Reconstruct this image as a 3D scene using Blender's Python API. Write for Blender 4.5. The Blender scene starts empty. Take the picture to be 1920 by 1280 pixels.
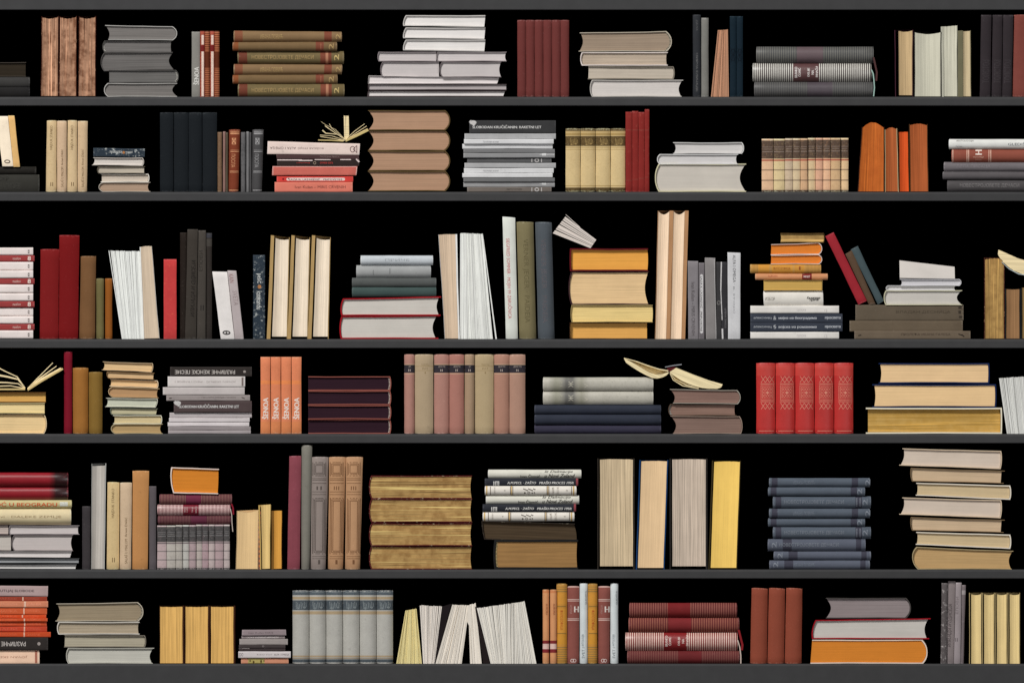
import bpy, bmesh, math, random
from mathutils import Vector
random.seed(7)
SC = bpy.context.scene
COL = SC.collection
S = 0.0015                     # metres covered by one pixel of the 1920 px wide photograph

# ------------------------------------------------------------------ camera, lamps, exposure
cam_d = bpy.data.cameras.new("camera")
cam_d.type = 'ORTHO'; cam_d.ortho_scale = 1920*S
cam_d.clip_start = 0.1; cam_d.clip_end = 60
cam = bpy.data.objects.new("camera", cam_d); COL.objects.link(cam)
cam.location = (0, -9, 0); cam.rotation_euler = (math.radians(90), 0, 0)
SC.camera = cam
w = bpy.data.worlds.new("World"); SC.world = w; w.use_nodes = True
w.node_tree.nodes["Background"].inputs[0].default_value = (1, 1, 1, 1)
w.node_tree.nodes["Background"].inputs[1].default_value = 0.055

def area(name, loc, size, power, col=(1, 1, 1)):
    d = bpy.data.lights.new(name, 'AREA'); d.shape = 'SQUARE'; d.size = size
    d.energy = power; d.color = col
    o = bpy.data.objects.new(name, d); COL.objects.link(o); o.location = loc
    o.rotation_euler = (Vector((0, 0, 0))-Vector(loc)).to_track_quat('-Z', 'Y').to_euler()
area("key_softbox", (-5.0, -9.2, 9.4), 2.6, 1980, (1.0, 0.985, 0.96))
area("fill_softbox", (5.0, -12.0, 0.5), 4.0, 330, (0.99, 0.99, 1.0))
SC.view_settings.view_transform = 'Standard'
SC.view_settings.look = 'None'
SC.view_settings.exposure = 0.0
SC.view_settings.gamma = 1.0
SC.view_settings.use_curve_mapping = False

# ------------------------------------------------------------------ materials
def lin(c):
    return tuple(((x/255)/12.92 if x/255 <= 0.04045 else ((x/255+0.055)/1.055)**2.4) for x in c)
def rgba(c): return (*lin(c), 1)
MATS = {}
class NT:
    def __init__(s, name):
        s.m = bpy.data.materials.new(name); s.m.use_nodes = True
        s.t = s.m.node_tree; s.b = s.t.nodes["Principled BSDF"]
    def n(s, typ, ins=(), **props):
        nd = s.t.nodes.new(typ)
        for k, v in props.items(): setattr(nd, k, v)
        for i, v in (ins.items() if isinstance(ins, dict) else enumerate(ins)):
            if v is None: continue
            if isinstance(v, bpy.types.NodeSocket): s.t.links.new(v, nd.inputs[i])
            else: nd.inputs[i].default_value = v
        return nd.outputs[0]
    def math(s, op, a, b=None, c=None, clamp=False):
        return s.n('ShaderNodeMath', (a, b, c), operation=op, use_clamp=clamp)
    def mix(s, f, a, b, mode='MIX'):
        nd = s.t.nodes.new('ShaderNodeMix'); nd.data_type = 'RGBA'; nd.blend_type = mode
        nd.clamp_factor = True
        for k, v in ((0, f), (6, a), (7, b)):
            if isinstance(v, bpy.types.NodeSocket): s.t.links.new(v, nd.inputs[k])
            else: nd.inputs[k].default_value = v
        return nd.outputs[2]
    def noise(s, vec, scale, detail=2, rough=.5):
        return s.n('ShaderNodeTexNoise', {0: vec, 2: scale, 3: detail, 4: rough})
    def scale(s, c, f):
        nd = s.t.nodes.new('ShaderNodeVectorMath'); nd.operation = 'SCALE'
        s.t.links.new(c, nd.inputs[0]); s.t.links.new(f, nd.inputs[3]); return nd.outputs[0]

def cmat(col, bands=(), rib=None, wear=0, wcol=(200, 195, 185), blot=.17, fine=.11, rough=.7,
         spec=.08, bump=.3, streak=.05, marble=0, soft=0, edge=0):
    """cloth / leather / paper cover; bands = (l0,l1,colour) in metres along the book"""
    key = ('c', col, tuple(bands), rib, wear, wcol, blot, fine, rough, spec, bump, streak, marble, soft, edge)
    if key in MATS: return MATS[key]
    g = NT("cover_%d" % len(MATS))
    pos = g.n('ShaderNodeNewGeometry'); uv = g.n('ShaderNodeUVMap')
    sx = g.t.nodes.new('ShaderNodeSeparateXYZ'); g.t.links.new(uv, sx.inputs[0])
    l, v = sx.outputs[0], sx.outputs[1]
    c = g.n('ShaderNodeRGB'); c.default_value = rgba(col)
    for a, b, bc in bands:
        if soft:
            f = g.math('MULTIPLY', g.math('MULTIPLY_ADD', l, 1/soft, .5-a/soft, clamp=True), g.math('MULTIPLY_ADD', l, -1/soft, .5+b/soft, clamp=True))
        else: f = g.math('MULTIPLY', g.math('GREATER_THAN', l, a), g.math('LESS_THAN', l, b))
        c = g.mix(f, c, rgba(bc))
    n2 = g.noise(pos, 420, 3, .6)
    if rib:                       # (period, colour, strength, l0, l1) : plain between l0 and l1
        per, rc, st, a, b = rib
        wv = g.math('SINE', g.math('MULTIPLY', l, 2*math.pi/per))
        f = g.math('MULTIPLY_ADD', wv, 1.6, .35, clamp=True)
        out = g.math('ADD', g.math('LESS_THAN', l, a), g.math('GREATER_THAN', l, b))
        f = g.math('MULTIPLY', g.math('MULTIPLY', f, out), st)
        f = g.math('MULTIPLY', f, g.math('MULTIPLY_ADD', n2, 1.2, .35, clamp=True))
        c = g.mix(f, c, rgba(rc))
    n1 = g.noise(pos, 22, 4, .6)
    k = g.math('MULTIPLY_ADD', n1, 2*blot, 1-blot)
    k = g.math('ADD', k, g.math('MULTIPLY_ADD', n2, 2*fine, -fine))
    if streak:
        cv = g.t.nodes.new('ShaderNodeCombineXYZ')
        g.t.links.new(g.math('MULTIPLY', l, 6.0), cv.inputs[0]); g.t.links.new(g.math('MULTIPLY', v, 420.0), cv.inputs[1])
        ns = g.noise(cv.outputs[0], 1.0, 3, .6)
        k = g.math('ADD', k, g.math('MULTIPLY_ADD', ns, 2*streak, -streak))
    c = g.scale(c, k)
    if marble:
        nm = g.noise(pos, 150, 5, .7)
        f = g.math('MULTIPLY_ADD', nm, 7, -3.6, clamp=True)
        c = g.mix(g.math('MULTIPLY', f, marble), c, rgba(wcol))
    if wear:
        nw = g.noise(pos, 95, 9, .75)
        f = g.math('MULTIPLY', g.math('MULTIPLY_ADD', nw, 12, -7.7+wear*1.4, clamp=True), wear)
        c = g.mix(f, c, rgba(wcol))
    if edge:                      # rubbed caps, joints and corners
        ue = g.n('ShaderNodeUVMap', uv_map='Edge'); se = g.t.nodes.new('ShaderNodeSeparateXYZ'); g.t.links.new(ue, se.inputs[0])
        dl = g.math('MULTIPLY_ADD', se.outputs[0], -.22, 1, clamp=True); dv = g.math('MULTIPLY_ADD', se.outputs[1], -.5, .42, clamp=True)
        ne = g.noise(pos, 160, 6, .7)
        f = g.math('ADD', g.math('MAXIMUM', dl, dv), g.math('MULTIPLY', g.math('SUBTRACT', ne, .5), 4.0))
        f = g.math('MULTIPLY', g.math('MULTIPLY_ADD', f, 1.6, -.75, clamp=True), edge)
        mx = max(col); lt_ = tuple(min(235, x+(46 if mx > 90 else 26)+(235-x)*.08) for x in col)
        c = g.mix(f, c, rgba(lt_))
        nd = g.noise(pos, 60, 6, .7)
        c = g.mix(g.math('MULTIPLY', g.math('MULTIPLY_ADD', nd, 9, -5.6, clamp=True), .35), c, rgba(tuple(x*.72 for x in col)))
    g.t.links.new(c, g.b.inputs['Base Color'])
    g.t.links.new(g.math('MULTIPLY_ADD', n2, .25, rough-.12), g.b.inputs['Roughness'])
    g.b.inputs['Specular IOR Level'].default_value = spec
    if bump:
        h = g.noise(pos, 1300, 2, .5)
        bn = g.t.nodes.new('ShaderNodeBump'); bn.inputs['Strength'].default_value = bump
        bn.inputs['Distance'].default_value = .0004
        g.t.links.new(g.math('ADD', h, g.math('MULTIPLY', n2, 1.6)), bn.inputs['Height'])
        g.t.links.new(bn.outputs[0], g.b.inputs['Normal'])
    MATS[key] = g.m; return g.m

def pmat(col, st=.16, blot=.09, stain=0, scol=(120, 85, 50), freq=430, hi=None):
    """edge of a block of pages: fine lines run along the block"""
    key = ('p', col, st, blot, stain, scol, freq, hi)
    if key in MATS: return MATS[key]
    g = NT("pages_%d" % len(MATS))
    pos = g.n('ShaderNodeNewGeometry'); uv = g.n('ShaderNodeUVMap')
    oi = g.t.nodes.new('ShaderNodeObjectInfo')
    sx = g.t.nodes.new('ShaderNodeSeparateXYZ'); g.t.links.new(uv, sx.inputs[0])
    cv = g.t.nodes.new('ShaderNodeCombineXYZ')
    g.t.links.new(g.math('MULTIPLY', sx.outputs[0], 4.0), cv.inputs[0])
    g.t.links.new(g.math('MULTIPLY', sx.outputs[1], freq), cv.inputs[1])
    g.t.links.new(g.math('MULTIPLY', oi.outputs['Random'], 90.0), cv.inputs[2])
    nr = g.noise(cv.outputs[0], 1.0, 4, .65)
    ns = g.math('MULTIPLY_ADD', g.math('SUBTRACT', nr, .5), 3.6, .5, clamp=True)
    n1 = g.noise(pos, 18, 3, .6)
    n3 = g.noise(pos, 300, 3, .6)
    k = g.math('MULTIPLY_ADD', ns, 2*st, 1-st*1.15)
    k = g.math('ADD', k, g.math('MULTIPLY_ADD', n1, 2*blot, -blot))
    k = g.math('ADD', k, g.math('MULTIPLY_ADD', n3, .08, -.04))
    c = g.n('ShaderNodeRGB'); c.default_value = rgba(col)
    if stain:
        n4 = g.noise(pos, 45, 4, .6)
        f = g.math('MULTIPLY_ADD', g.math('ADD', g.math('SUBTRACT', nr, .5), g.math('MULTIPLY', g.math('SUBTRACT', n4, .5), .8)), 4.5, .35, clamp=True)
        c = g.mix(g.math('MULTIPLY', f, stain), c, rgba(scol))
        # soiled leaves that stand proud: sparse darker and lighter lines
        cw = g.t.nodes.new('ShaderNodeCombineXYZ')
        g.t.links.new(g.math('MULTIPLY', sx.outputs[0], 3.0), cw.inputs[0]); g.t.links.new(g.math('MULTIPLY', sx.outputs[1], freq*.62), cw.inputs[1])
        g.t.links.new(g.math('MULTIPLY', oi.outputs['Random'], 33.0), cw.inputs[2])
        nw = g.noise(cw.outputs[0], 1.0, 2, .5)
        c = g.mix(g.math('MULTIPLY_ADD', nw, 9, -5.3, clamp=True), c, rgba(hi or tuple(min(240, x*1.28) for x in col)))
        c = g.mix(g.math('MULTIPLY', g.math('MULTIPLY_ADD', nw, -9, 3.5, clamp=True), min(1, stain*1.5)), c, rgba(tuple(x*.7 for x in scol)))
    c = g.scale(c, k)
    g.t.links.new(c, g.b.inputs['Base Color'])
    g.b.inputs['Roughness'].default_value = .85; g.b.inputs['Specular IOR Level'].default_value = .1
    bn = g.t.nodes.new('ShaderNodeBump'); bn.inputs['Strength'].default_value = .35
    bn.inputs['Distance'].default_value = .0006
    g.t.links.new(nr, bn.inputs['Height']); g.t.links.new(bn.outputs[0], g.b.inputs['Normal'])
    MATS[key] = g.m; return g.m

def ink(col, rough=.6):
    key = ('i', col)
    if key in MATS: return MATS[key]
    g = NT("ink_%d" % len(MATS))
    pos = g.n('ShaderNodeNewGeometry')
    c = g.n('ShaderNodeRGB'); c.default_value = rgba(col)
    k = g.math('MULTIPLY_ADD', g.noise(pos, 500, 3, .6), .5, .75)
    g.t.links.new(g.scale(c, k), g.b.inputs['Base Color'])
    g.b.inputs['Roughness'].default_value = rough; g.b.inputs['Specular IOR Level'].default_value = .1
    na = g.noise(pos, 900, 4, .7)          # printing rubbed away in places
    g.t.links.new(g.math('MULTIPLY_ADD', na, 5, -1.55, clamp=True), g.b.inputs['Alpha'])
    MATS[key] = g.m; return g.m

# ------------------------------------------------------------------ mesh builder
class MB:
    def __init__(s, cx=0, cy=0):
        s.v = []; s.f = []; s.uv = []; s.sm = []; s.cx = cx; s.cy = cy
    def P(s, p):                       # (pixel x, pixel y, depth in metres) -> local metres
        return ((p[0]-s.cx)*S, p[2], (s.cy-p[1])*S)
    def grid(s, rows, uvs=None, smooth=False):
        base = len(s.v); n = len(rows[0])
        for r in rows:
            for p in r: s.v.append(s.P(p))
        for i in range(len(rows)-1):
            for j in range(n-1):
                a = base+i*n+j
                s.f.append((a, a+1, a+n+1, a+n)); s.sm.append(smooth)
                if uvs: s.uv += [uvs[i][j], uvs[i][j+1], uvs[i+1][j+1], uvs[i+1][j]]
                else: s.uv += [(rows[x][y][0]*S, -rows[x][y][1]*S) for x, y in ((i, j), (i, j+1), (i+1, j+1), (i+1, j))]
    def poly(s, pts, uv=None):
        base = len(s.v)
        for p in pts: s.v.append(s.P(p))
        s.f.append(tuple(range(base, base+len(pts)))); s.sm.append(False)
        s.uv += uv if uv else [(p[0]*S, -p[1]*S) for p in pts]
    def prism(s, pts, y0, y1, uvs=None):
        """pts: closed outline in pixels"""
        s.poly([(x, y, y0) for x, y in pts], uvs)
        s.poly([(x, y, y1) for x, y in pts], uvs)
        q = list(pts)+[pts[0]]
        u = (list(uvs)+[uvs[0]]) if uvs else None
        s.grid([[(x, y, y0) for x, y in q], [(x, y, y1) for x, y in q]], [u, u] if u else None)
    def build(s, name, mat, parent=None):
        me = bpy.data.meshes.new(name); me.from_pydata(s.v, [], s.f)
        ul = me.uv_layers.new(name='UVMap')
        ul.data.foreach_set('uv', [c for p in s.uv for c in p[:2]])
        if s.uv and len(s.uv[0]) == 4:
            u2 = me.uv_layers.new(name='Edge')
            u2.data.foreach_set('uv', [c for p in s.uv for c in (p[2:] if len(p) == 4 else (9, 9))])
        me.polygons.foreach_set('use_smooth', s.sm)
        me.materials.append(mat)
        o = bpy.data.objects.new(name, me); COL.objects.link(o)
        if parent: o.parent = parent
        return o

def thing(name, cx, cy, label, cat='book', group=None):
    o = bpy.data.objects.new(name, None); COL.objects.link(o)
    o.empty_display_size = .02
    o.location = ((cx-960)*S, 0, (640-cy)*S)
    o['label'] = label; o['category'] = {'hardcover_book': 'hardcover', 'paperback_book': 'paperback', 'open_book': 'open book'}.get(name, cat)
    if group: o['group'] = group
    o['cx'] = cx; o['cy'] = cy
    return o
def dup(root, dx, dy, label):
    r = root.copy(); COL.objects.link(r); r['label'] = label
    r.location = root.location+Vector((dx*S, 0, -dy*S))
    for ch in list(root.children):
        c = ch.copy(); COL.objects.link(c); c.parent = r
        for g in list(ch.children):
            d = g.copy(); COL.objects.link(d); d.parent = c
    return r

class Frame:
    """maps book coordinates (l along the book, v across its thickness, in px) to photo pixels"""
    def __init__(s, q, vert=None, flip=False):
        if len(q) == 4 and not isinstance(q[0], (tuple, list)):
            x0, y0, x1, y1 = q; q = ((x0, y0), (x1, y0), (x1, y1), (x0, y1))
        s.TL, s.TR, s.BR, s.BL = q
        W = math.dist(s.BL, s.BR); H = (math.dist(s.TL, s.BL)+math.dist(s.TR, s.BR))/2
        W = (W+math.dist(s.TL, s.TR))/2
        s.vert = H > W if vert is None else vert
        s.L, s.T = (H, W) if s.vert else (W, H)
        s.flip = flip
        s.cx = (s.BL[0]+s.BR[0])/2; s.cy = max(s.BL[1], s.BR[1])
        s.bow = 0; s.ph = [random.uniform(0, 6.3) for _ in range(4)]; s.wob = 0
    def M(s, a, b):
        top = (s.TL[0]+(s.TR[0]-s.TL[0])*a, s.TL[1]+(s.TR[1]-s.TL[1])*a)
        bot = (s.BL[0]+(s.BR[0]-s.BL[0])*a, s.BL[1]+(s.BR[1]-s.BL[1])*a)
        return (bot[0]+(top[0]-bot[0])*b, bot[1]+(top[1]-bot[1])*b)
    def F(s, l, v):
        a = l/s.L; side = 1-2*v/s.T              # boards bow slightly and are never perfectly straight
        if s.bow: v += side*s.bow*math.sin(math.pi*a)
        if s.wob and s.L > 30:
            i = 0 if side > 0 else 2
            v += abs(side)*s.wob*(math.sin(a*7.1+s.ph[i])+.6*math.sin(a*17.3+s.ph[i+1]))*min(1, a*8, (1-a)*8)
        if s.flip: l = s.L-l
        return s.M(v/s.T, l/s.L) if s.vert else s.M(l/s.L, v/s.T)
    def frac(s, x, y):                 # across-thickness fraction of a pixel
        if s.vert:
            t = (s.BL[1]-y)/max(1e-6, s.BL[1]-s.TL[1])
            a = s.BL[0]+(s.TL[0]-s.BL[0])*t; b = s.BR[0]+(s.TR[0]-s.BR[0])*t
            return (x-a)/(b-a)
        t = (x-s.BL[0])/(s.BR[0]-s.BL[0])
        a = s.BL[1]+(s.BR[1]-s.BL[1])*t; b = s.TL[1]+(s.TR[1]-s.TL[1])*t
        return (y-a)/(b-a)
    def follow(s, x, y, xc, yc):       # lean with the book
        if s.vert:
            k = (s.TL[0]-s.BL[0])/max(1e-6, s.BL[1]-s.TL[1]); return x+k*(yc-y), y
        k = (s.BR[1]-s.BL[1])/(s.BR[0]-s.BL[0]); return x, y+k*(x-xc)

# ------------------------------------------------------------------ writing and ornaments
TXT = {}
def text_pts(s, shear, bold, space=1.0):
    key = (s, shear, bold, space)
    if key in TXT: return TXT[key]
    cu = bpy.data.curves.new("t", 'FONT'); cu.body = s; cu.shear = shear
    cu.resolution_u = 2; cu.space_character = space
    o = bpy.data.objects.new("t", cu); COL.objects.link(o)
    dg = bpy.context.evaluated_depsgraph_get()
    me = bpy.data.meshes.new_from_object(o.evaluated_get(dg))
    bm = bmesh.new(); bm.from_mesh(me)
    xs = [v.co.x for v in bm.verts]; yy = [v.co.y for v in bm.verts]
    cuts = [((0, min(yy)+(max(yy)-min(yy))*k/6, 0), (0, 1, 0)) for k in range(1, 6)]
    if max(xs)-min(xs) < 6*(max(yy)-min(yy)): cuts += [((min(xs)+(max(xs)-min(xs))*k/8, 0, 0), (1, 0, 0)) for k in range(1, 8)]
    for co, no in cuts:
        bmesh.ops.bisect_plane(bm, geom=bm.verts[:]+bm.edges[:]+bm.faces[:], plane_co=co, plane_no=no)
    bm.to_mesh(me); bm.free()
    vs = [(v.co.x, v.co.y) for v in me.vertices]; fs = [tuple(p.vertices) for p in me.polygons]
    bpy.data.objects.remove(o); bpy.data.curves.remove(cu); bpy.data.meshes.remove(me)
    x0 = min(v[0] for v in vs); x1 = max(v[0] for v in vs); y0 = min(v[1] for v in vs); y1 = max(v[1] for v in vs)
    vs = [((x-x0)/(x1-x0), (y-y0)/(y1-y0)) for x, y in vs]
    TXT[key] = (vs, fs); return vs, fs
def title(root, fr, depth, s, box, rot, col, shear=0, bold=.012, name='title', space=1.0):
    vs, fs = text_pts(s, shear, bold, space)
    x0, y0, x1, y1 = box; xc, yc = (x0+x1)/2, (y0+y1)/2
    mb = MB(root['cx'], root['cy'])
    nb = [(0, 0)]
    if bold > .015:                    # heavier strokes: the outline repeated a hair to the side
        e = min(1.4, max(.2, bold*2*(y1-y0 if rot in (0, 180) else x1-x0)))
        nb = [(-e/2, 0), (e/2, 0)] if rot in (0, 180) else [(0, -e/2), (0, e/2)]
        nb.append((0, 0))
    for k, (ex, ey) in enumerate(nb):
      for u, v in vs:
        if rot == 0: x, y = x0+u*(x1-x0), y1-v*(y1-y0)
        elif rot == 180: x, y = x1-u*(x1-x0), y0+v*(y1-y0)
        elif rot == 90: x, y = x1-(1-v)*0-v*(x1-x0), y1-u*(y1-y0)      # reads upwards
        else: x, y = x0+v*(x1-x0), y0+u*(y1-y0)                        # reads downwards
        x += ex; y += ey
        if fr: x, y = fr.follow(x, y, xc, yc)
        mb.v.append(mb.P((x, y, depth(x, y)-.00035-k*.00003)))
      mb.f += [tuple(i+k*len(vs) for i in f) for f in fs]
    mb.sm = [False]*len(mb.f); mb.uv = [(0, 0)]*sum(len(f) for f in mb.f)
    return mb.build(name, ink(col), root)
def decor(root, fr, depth, name, col, shapes, mat=None, lift=.0003):
    mb = MB(root['cx'], root['cy'])
    def pt(x, y, xc, yc):
        if fr: x, y = fr.follow(x, y, xc, yc)
        return (x, y, depth(x, y)-lift)
    for sh in shapes:
        k, a = sh[0], sh[1:]
        if k == 'r':
            x0, y0, x1, y1 = a; xc, yc = (x0+x1)/2, (y0+y1)/2
            nx = 8 if fr and fr.vert else 1; ny = 1 if fr and fr.vert else 8
            mb.grid([[pt(x0+(x1-x0)*i/nx, y0+(y1-y0)*j/ny, xc, yc) for i in range(nx+1)] for j in range(ny+1)], smooth=True)
        elif k == 'o':
            cx, cy, rx, ry, th = a; n = 20
            mb.grid([[pt(cx+(rx-e)*math.cos(t*2*math.pi/n), cy+(ry-e)*math.sin(t*2*math.pi/n), cx, cy) for t in range(n+1)] for e in (0, th)])
        elif k == 'd':
            cx, cy, rx, ry = a
            mb.poly([pt(cx+rx*math.cos(t*math.pi/8), cy+ry*math.sin(t*math.pi/8), cx, cy) for t in range(16)])
        elif k == 'l':
            x0, y0, x1, y1, th = a; d = math.hypot(x1-x0, y1-y0); nx, ny = -(y1-y0)/d*th/2, (x1-x0)/d*th/2
            xc, yc = (x0+x1)/2, (y0+y1)/2; n = 5
            mb.grid([[pt(x0+(x1-x0)*i/n+e*nx, y0+(y1-y0)*i/n+e*ny, xc, yc) for i in range(n+1)] for e in (-1, 1)])
        elif k == 'b':                 # frame outline
            x0, y0, x1, y1, th = a
            for r in ((x0, y0, x1, y0+th), (x0, y1-th, x1, y1), (x0, y0+th, x0+th, y1-th), (x1-th, y0+th, x1, y1-th)):
                xc, yc = (r[0]+r[2])/2, (r[1]+r[3])/2
                mb.grid([[pt(r[0]+(r[2]-r[0])*i/4, r[1]+(r[3]-r[1])*j/4, xc, yc) for i in range(5)] for j in range(5)])
    return mb.build(name, mat or ink(col), root)

# ------------------------------------------------------------------ books
CREAM = (205, 195, 175)
def jit(): return .0058+random.random()*.0085
def spine_book(q, col, label, group, page=CREAM, R=None, n=2.5, D=.14, y0=None, kind='hardcover_book',
               bands=(), rib=None, vert=None, t=(), d=(), bt=1.4, **mk):
    """book seen from its spine"""
    mk.setdefault('edge', .3 if kind == 'paperback_book' else .42)
    f = Frame(q, vert); L, T = f.L, f.T
    f.bow = random.uniform(0, .3); f.wob = .13
    y0 = jit() if y0 is None else y0
    paper = kind == 'paperback_book'
    if paper: R = .8 if R is None else R; n = 8; bt = .5
    R = min((T*.2 if R is None else R)*1.5, T*.28, 10)*S if not paper else R*S
    r = thing(kind, f.cx, f.cy, label, group=group)
    prof = lambda x: y0+R*abs(2*min(1, max(0, x))-1)**n
    K = 14
    vs = [T*(1-math.cos(math.pi*i/K))/2 for i in range(K+1)]
    path = [(0, y0+D)]+[(v, prof(v/T)) for v in vs]+[(T, y0+D)]
    ins = [(min(bt, T*.3), y0+D)]+[(min(max(v, bt), T-bt), prof(v/T)+bt*S) for v in vs]+[(max(T-bt, T*.7), y0+D)]
    e = min(1.2, L*.1); rings = [(0, .0009), (e, 0), (L-e, 0), (L, .0009)]
    if L > 40:
        rings = rings[:2]+[(L*i/10, random.uniform(-.0002, .0002)) for i in range(1, 10)]+rings[2:]
    lo = [0]
    for a, b in zip(path, path[1:]): lo.append(lo[-1]+math.dist((a[0]*S, a[1]), (b[0]*S, b[1])))
    mb = MB(f.cx, f.cy)
    cap = 0 if paper or R < 3*S else min(1.0, R/S*.2)      # rounded head and tail caps
    def row(pts, l, dd):
        out = []
        for i, (v, y) in enumerate(pts):
            c = cap*abs(2*v/T-1)**4 if dd == .0009 or (l in (0, L)) else 0
            out.append((*f.F(l+(c if l < L/2 else -c), v), y+(dd if 0 < i < len(pts)-1 else 0)))
        return out
    U = lambda l: [(l*S, x, min(l, L-l), min(v, T-v)) for x, (v, _) in zip(lo, path)]
    mb.grid([row(path, l, dd) for l, dd in rings], [U(l) for l, dd in rings], True)
    mb.grid([row(ins, l, 0) for l, dd in rings], [U(l) for l, dd in rings])
    for l, dd in ((0, .0009), (L, .0009)):
        mb.grid([row(path, l, dd), row(ins, l, 0)], [U(l), U(l)])
    for k in (0, -1):
        mb.grid([[(*f.F(l, path[k][0]), path[k][1]) for l, dd in rings], [(*f.F(l, ins[k][0]), ins[k][1]) for l, dd in rings]])
    bl = []
    for a, b, c in bands:
        if f.vert: a, b = f.BL[1]-b, f.BL[1]-a
        else: a, b = a-f.BL[0], b-f.BL[0]
        bl.append((round(a*S, 5), round(b*S, 5), c))
    rb = None
    if rib:
        per, rc, st, a, b = rib
        if f.vert: a, b = f.BL[1]-b, f.BL[1]-a
        else: a, b = a-f.BL[0], b-f.BL[0]
        rb = (per*S, rc, st, a*S, b*S)
    mb.build('cover', cmat(col, bands=tuple(bl), rib=rb, **mk), r)
    pb = MB(f.cx, f.cy); ov = 0 if paper else 2.2
    a, b = min(bt, T*.3)+.1, max(T-bt, T*.7)-.1
    ya, yb = y0+R+bt*S+.001, y0+D-(.0005 if paper else .004)
    c = [f.F(ov, a), f.F(ov, b), f.F(L-ov, b), f.F(L-ov, a)]
    pb.prism(c, ya, yb, [(ov*S, a*S), (ov*S, b*S), ((L-ov)*S, b*S), ((L-ov)*S, a*S)])
    pb.build('page_block', pmat(page), r)
    deco(r, f, lambda x, y: prof(f.frac(x, y)), t, d)
    return r
def deco(r, f, dep, t, d):
    for a in t:
        s, box, rot, c = a[:4]; kw = a[4] if len(a) > 4 else {}
        title(r, f, dep, s, box, rot, c, **kw)
    for a in d:
        decor(r, f, dep, a[0], a[1], a[2])

def end_book(q, sp, cov, page, label, group, rnd=None, hol=None, over=None, bt=1.3, D=.14, y0=None,
             kind='hardcover_book', hb=None, rec=.0055, vert=None, st=.17, stain=0, scol=(120, 85, 50), page_kw=None, t=(), d=(), **mk):
    """book seen from head or tail: boards above and below, rounded spine at one end"""
    f = Frame(q, vert, flip=(sp in ('L', 'B'))); L, T = f.L, f.T
    f.bow = random.uniform(.15, .7) if T > 9 else .1; f.wob = .16
    y0 = jit() if y0 is None else y0
    paper = kind == 'paperback_book'
    if paper: rnd = .3 if rnd is None else rnd; hol = 0 if hol is None else hol; over = 0 if over is None else over; bt = .5
    rnd = min(T*.2, 8) if rnd is None else rnd
    hol = rnd*.8 if hol is None else hol
    over = 2.0 if over is None else over
    r = thing(kind, f.cx, f.cy, label, group=group)
    K = 12; xs = [i/K for i in range(K+1)]
    so = lambda x: L-rnd*abs(2*x-1)**2.3
    e0, e1 = so(0), so(1); nn = 9
    outer = [(e0*i/nn, 0) for i in range(nn)]+[(so(x), x*T) for x in xs]+[(e1*i/nn, T) for i in range(nn-1, -1, -1)]
    inner = [((e0-bt)*i/nn, bt) for i in range(nn)]+[(so(x)-bt, bt+x*(T-2*bt)) for x in xs]+[((e1-bt)*i/nn, T-bt) for i in range(nn-1, -1, -1)]
    mb = MB(f.cx, f.cy)
    O = lambda pts, y: [(*f.F(l, v), y) for l, v in pts]
    U = lambda pts: [(l*S, v*S) for l, v in pts]
    mb.grid([O(outer, y0), O(inner, y0)], [U(outer), U(inner)])
    mb.grid([O(outer, y0+D), O(inner, y0+D)], [U(outer), U(inner)])
    mb.grid([O(outer, y0), O(outer, y0+D)], [U(outer), U(outer)], False)
    mb.grid([O(inner, y0), O(inner, y0+D)], [U(inner), U(inner)], False)
    for k in (0, -1): mb.grid([O([outer[k], inner[k]], y0), O([outer[k], inner[k]], y0+D)])
    mb.build('cover', cmat(cov, **mk), r)
    fo = lambda x: over+hol*math.sin(math.pi*x)
    g = .15
    left = [(fo(x), bt+g+x*(T-2*bt-2*g)) for x in xs]
    right = [(so(x)-bt-.5, bt+g+x*(T-2*bt-2*g)) for x in xs]
    pb = MB(f.cx, f.cy); ya = y0+rec; yb = y0+D-rec
    M = 9
    rows = []; uvs = []
    for k in range(M+1):
        rr = [(left[i][0]+(right[i][0]-left[i][0])*k/M, left[i][1]) for i in range(K+1)]
        rows.append([(*f.F(l, v), ya) for l, v in rr]); uvs.append(U(rr))
    pb.grid(rows, uvs)
    pb.grid([O(left, yb), O(right, yb)], [U(left), U(right)])
    pb.grid([O(left, ya), O(left, yb)], [U(left), U(left)], True)
    pb.grid([O(right, ya), O(right, yb)], [U(right), U(right)])
    for k in (0, -1):
        e = [(left[k][0]+(right[k][0]-left[k][0])*i/M, left[k][1]) for i in range(M+1)]
        pb.grid([O(e, ya), O(e, yb)])
    pb.build('page_block', pmat(page, st=st, stain=stain, scol=scol, **(page_kw or {})), r)
    if hb:
        a = [(l-2.2, v) for l, v in right]; b = [(l+.3, v) for l, v in right]
        h = MB(f.cx, f.cy); h.grid([O(a, ya-.0012), O(b, ya-.0012)], [[(v*S, 0) for l, v in a]]*2)
        h.grid([O(a, ya-.0012), O(a, ya)])
        h.build('headband', cmat((60, 58, 55), rib=(2.6*S, hb, 1.0, -9, -8)), r)
    deco(r, None, lambda x, y: ya, t, d)
    return r

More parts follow.
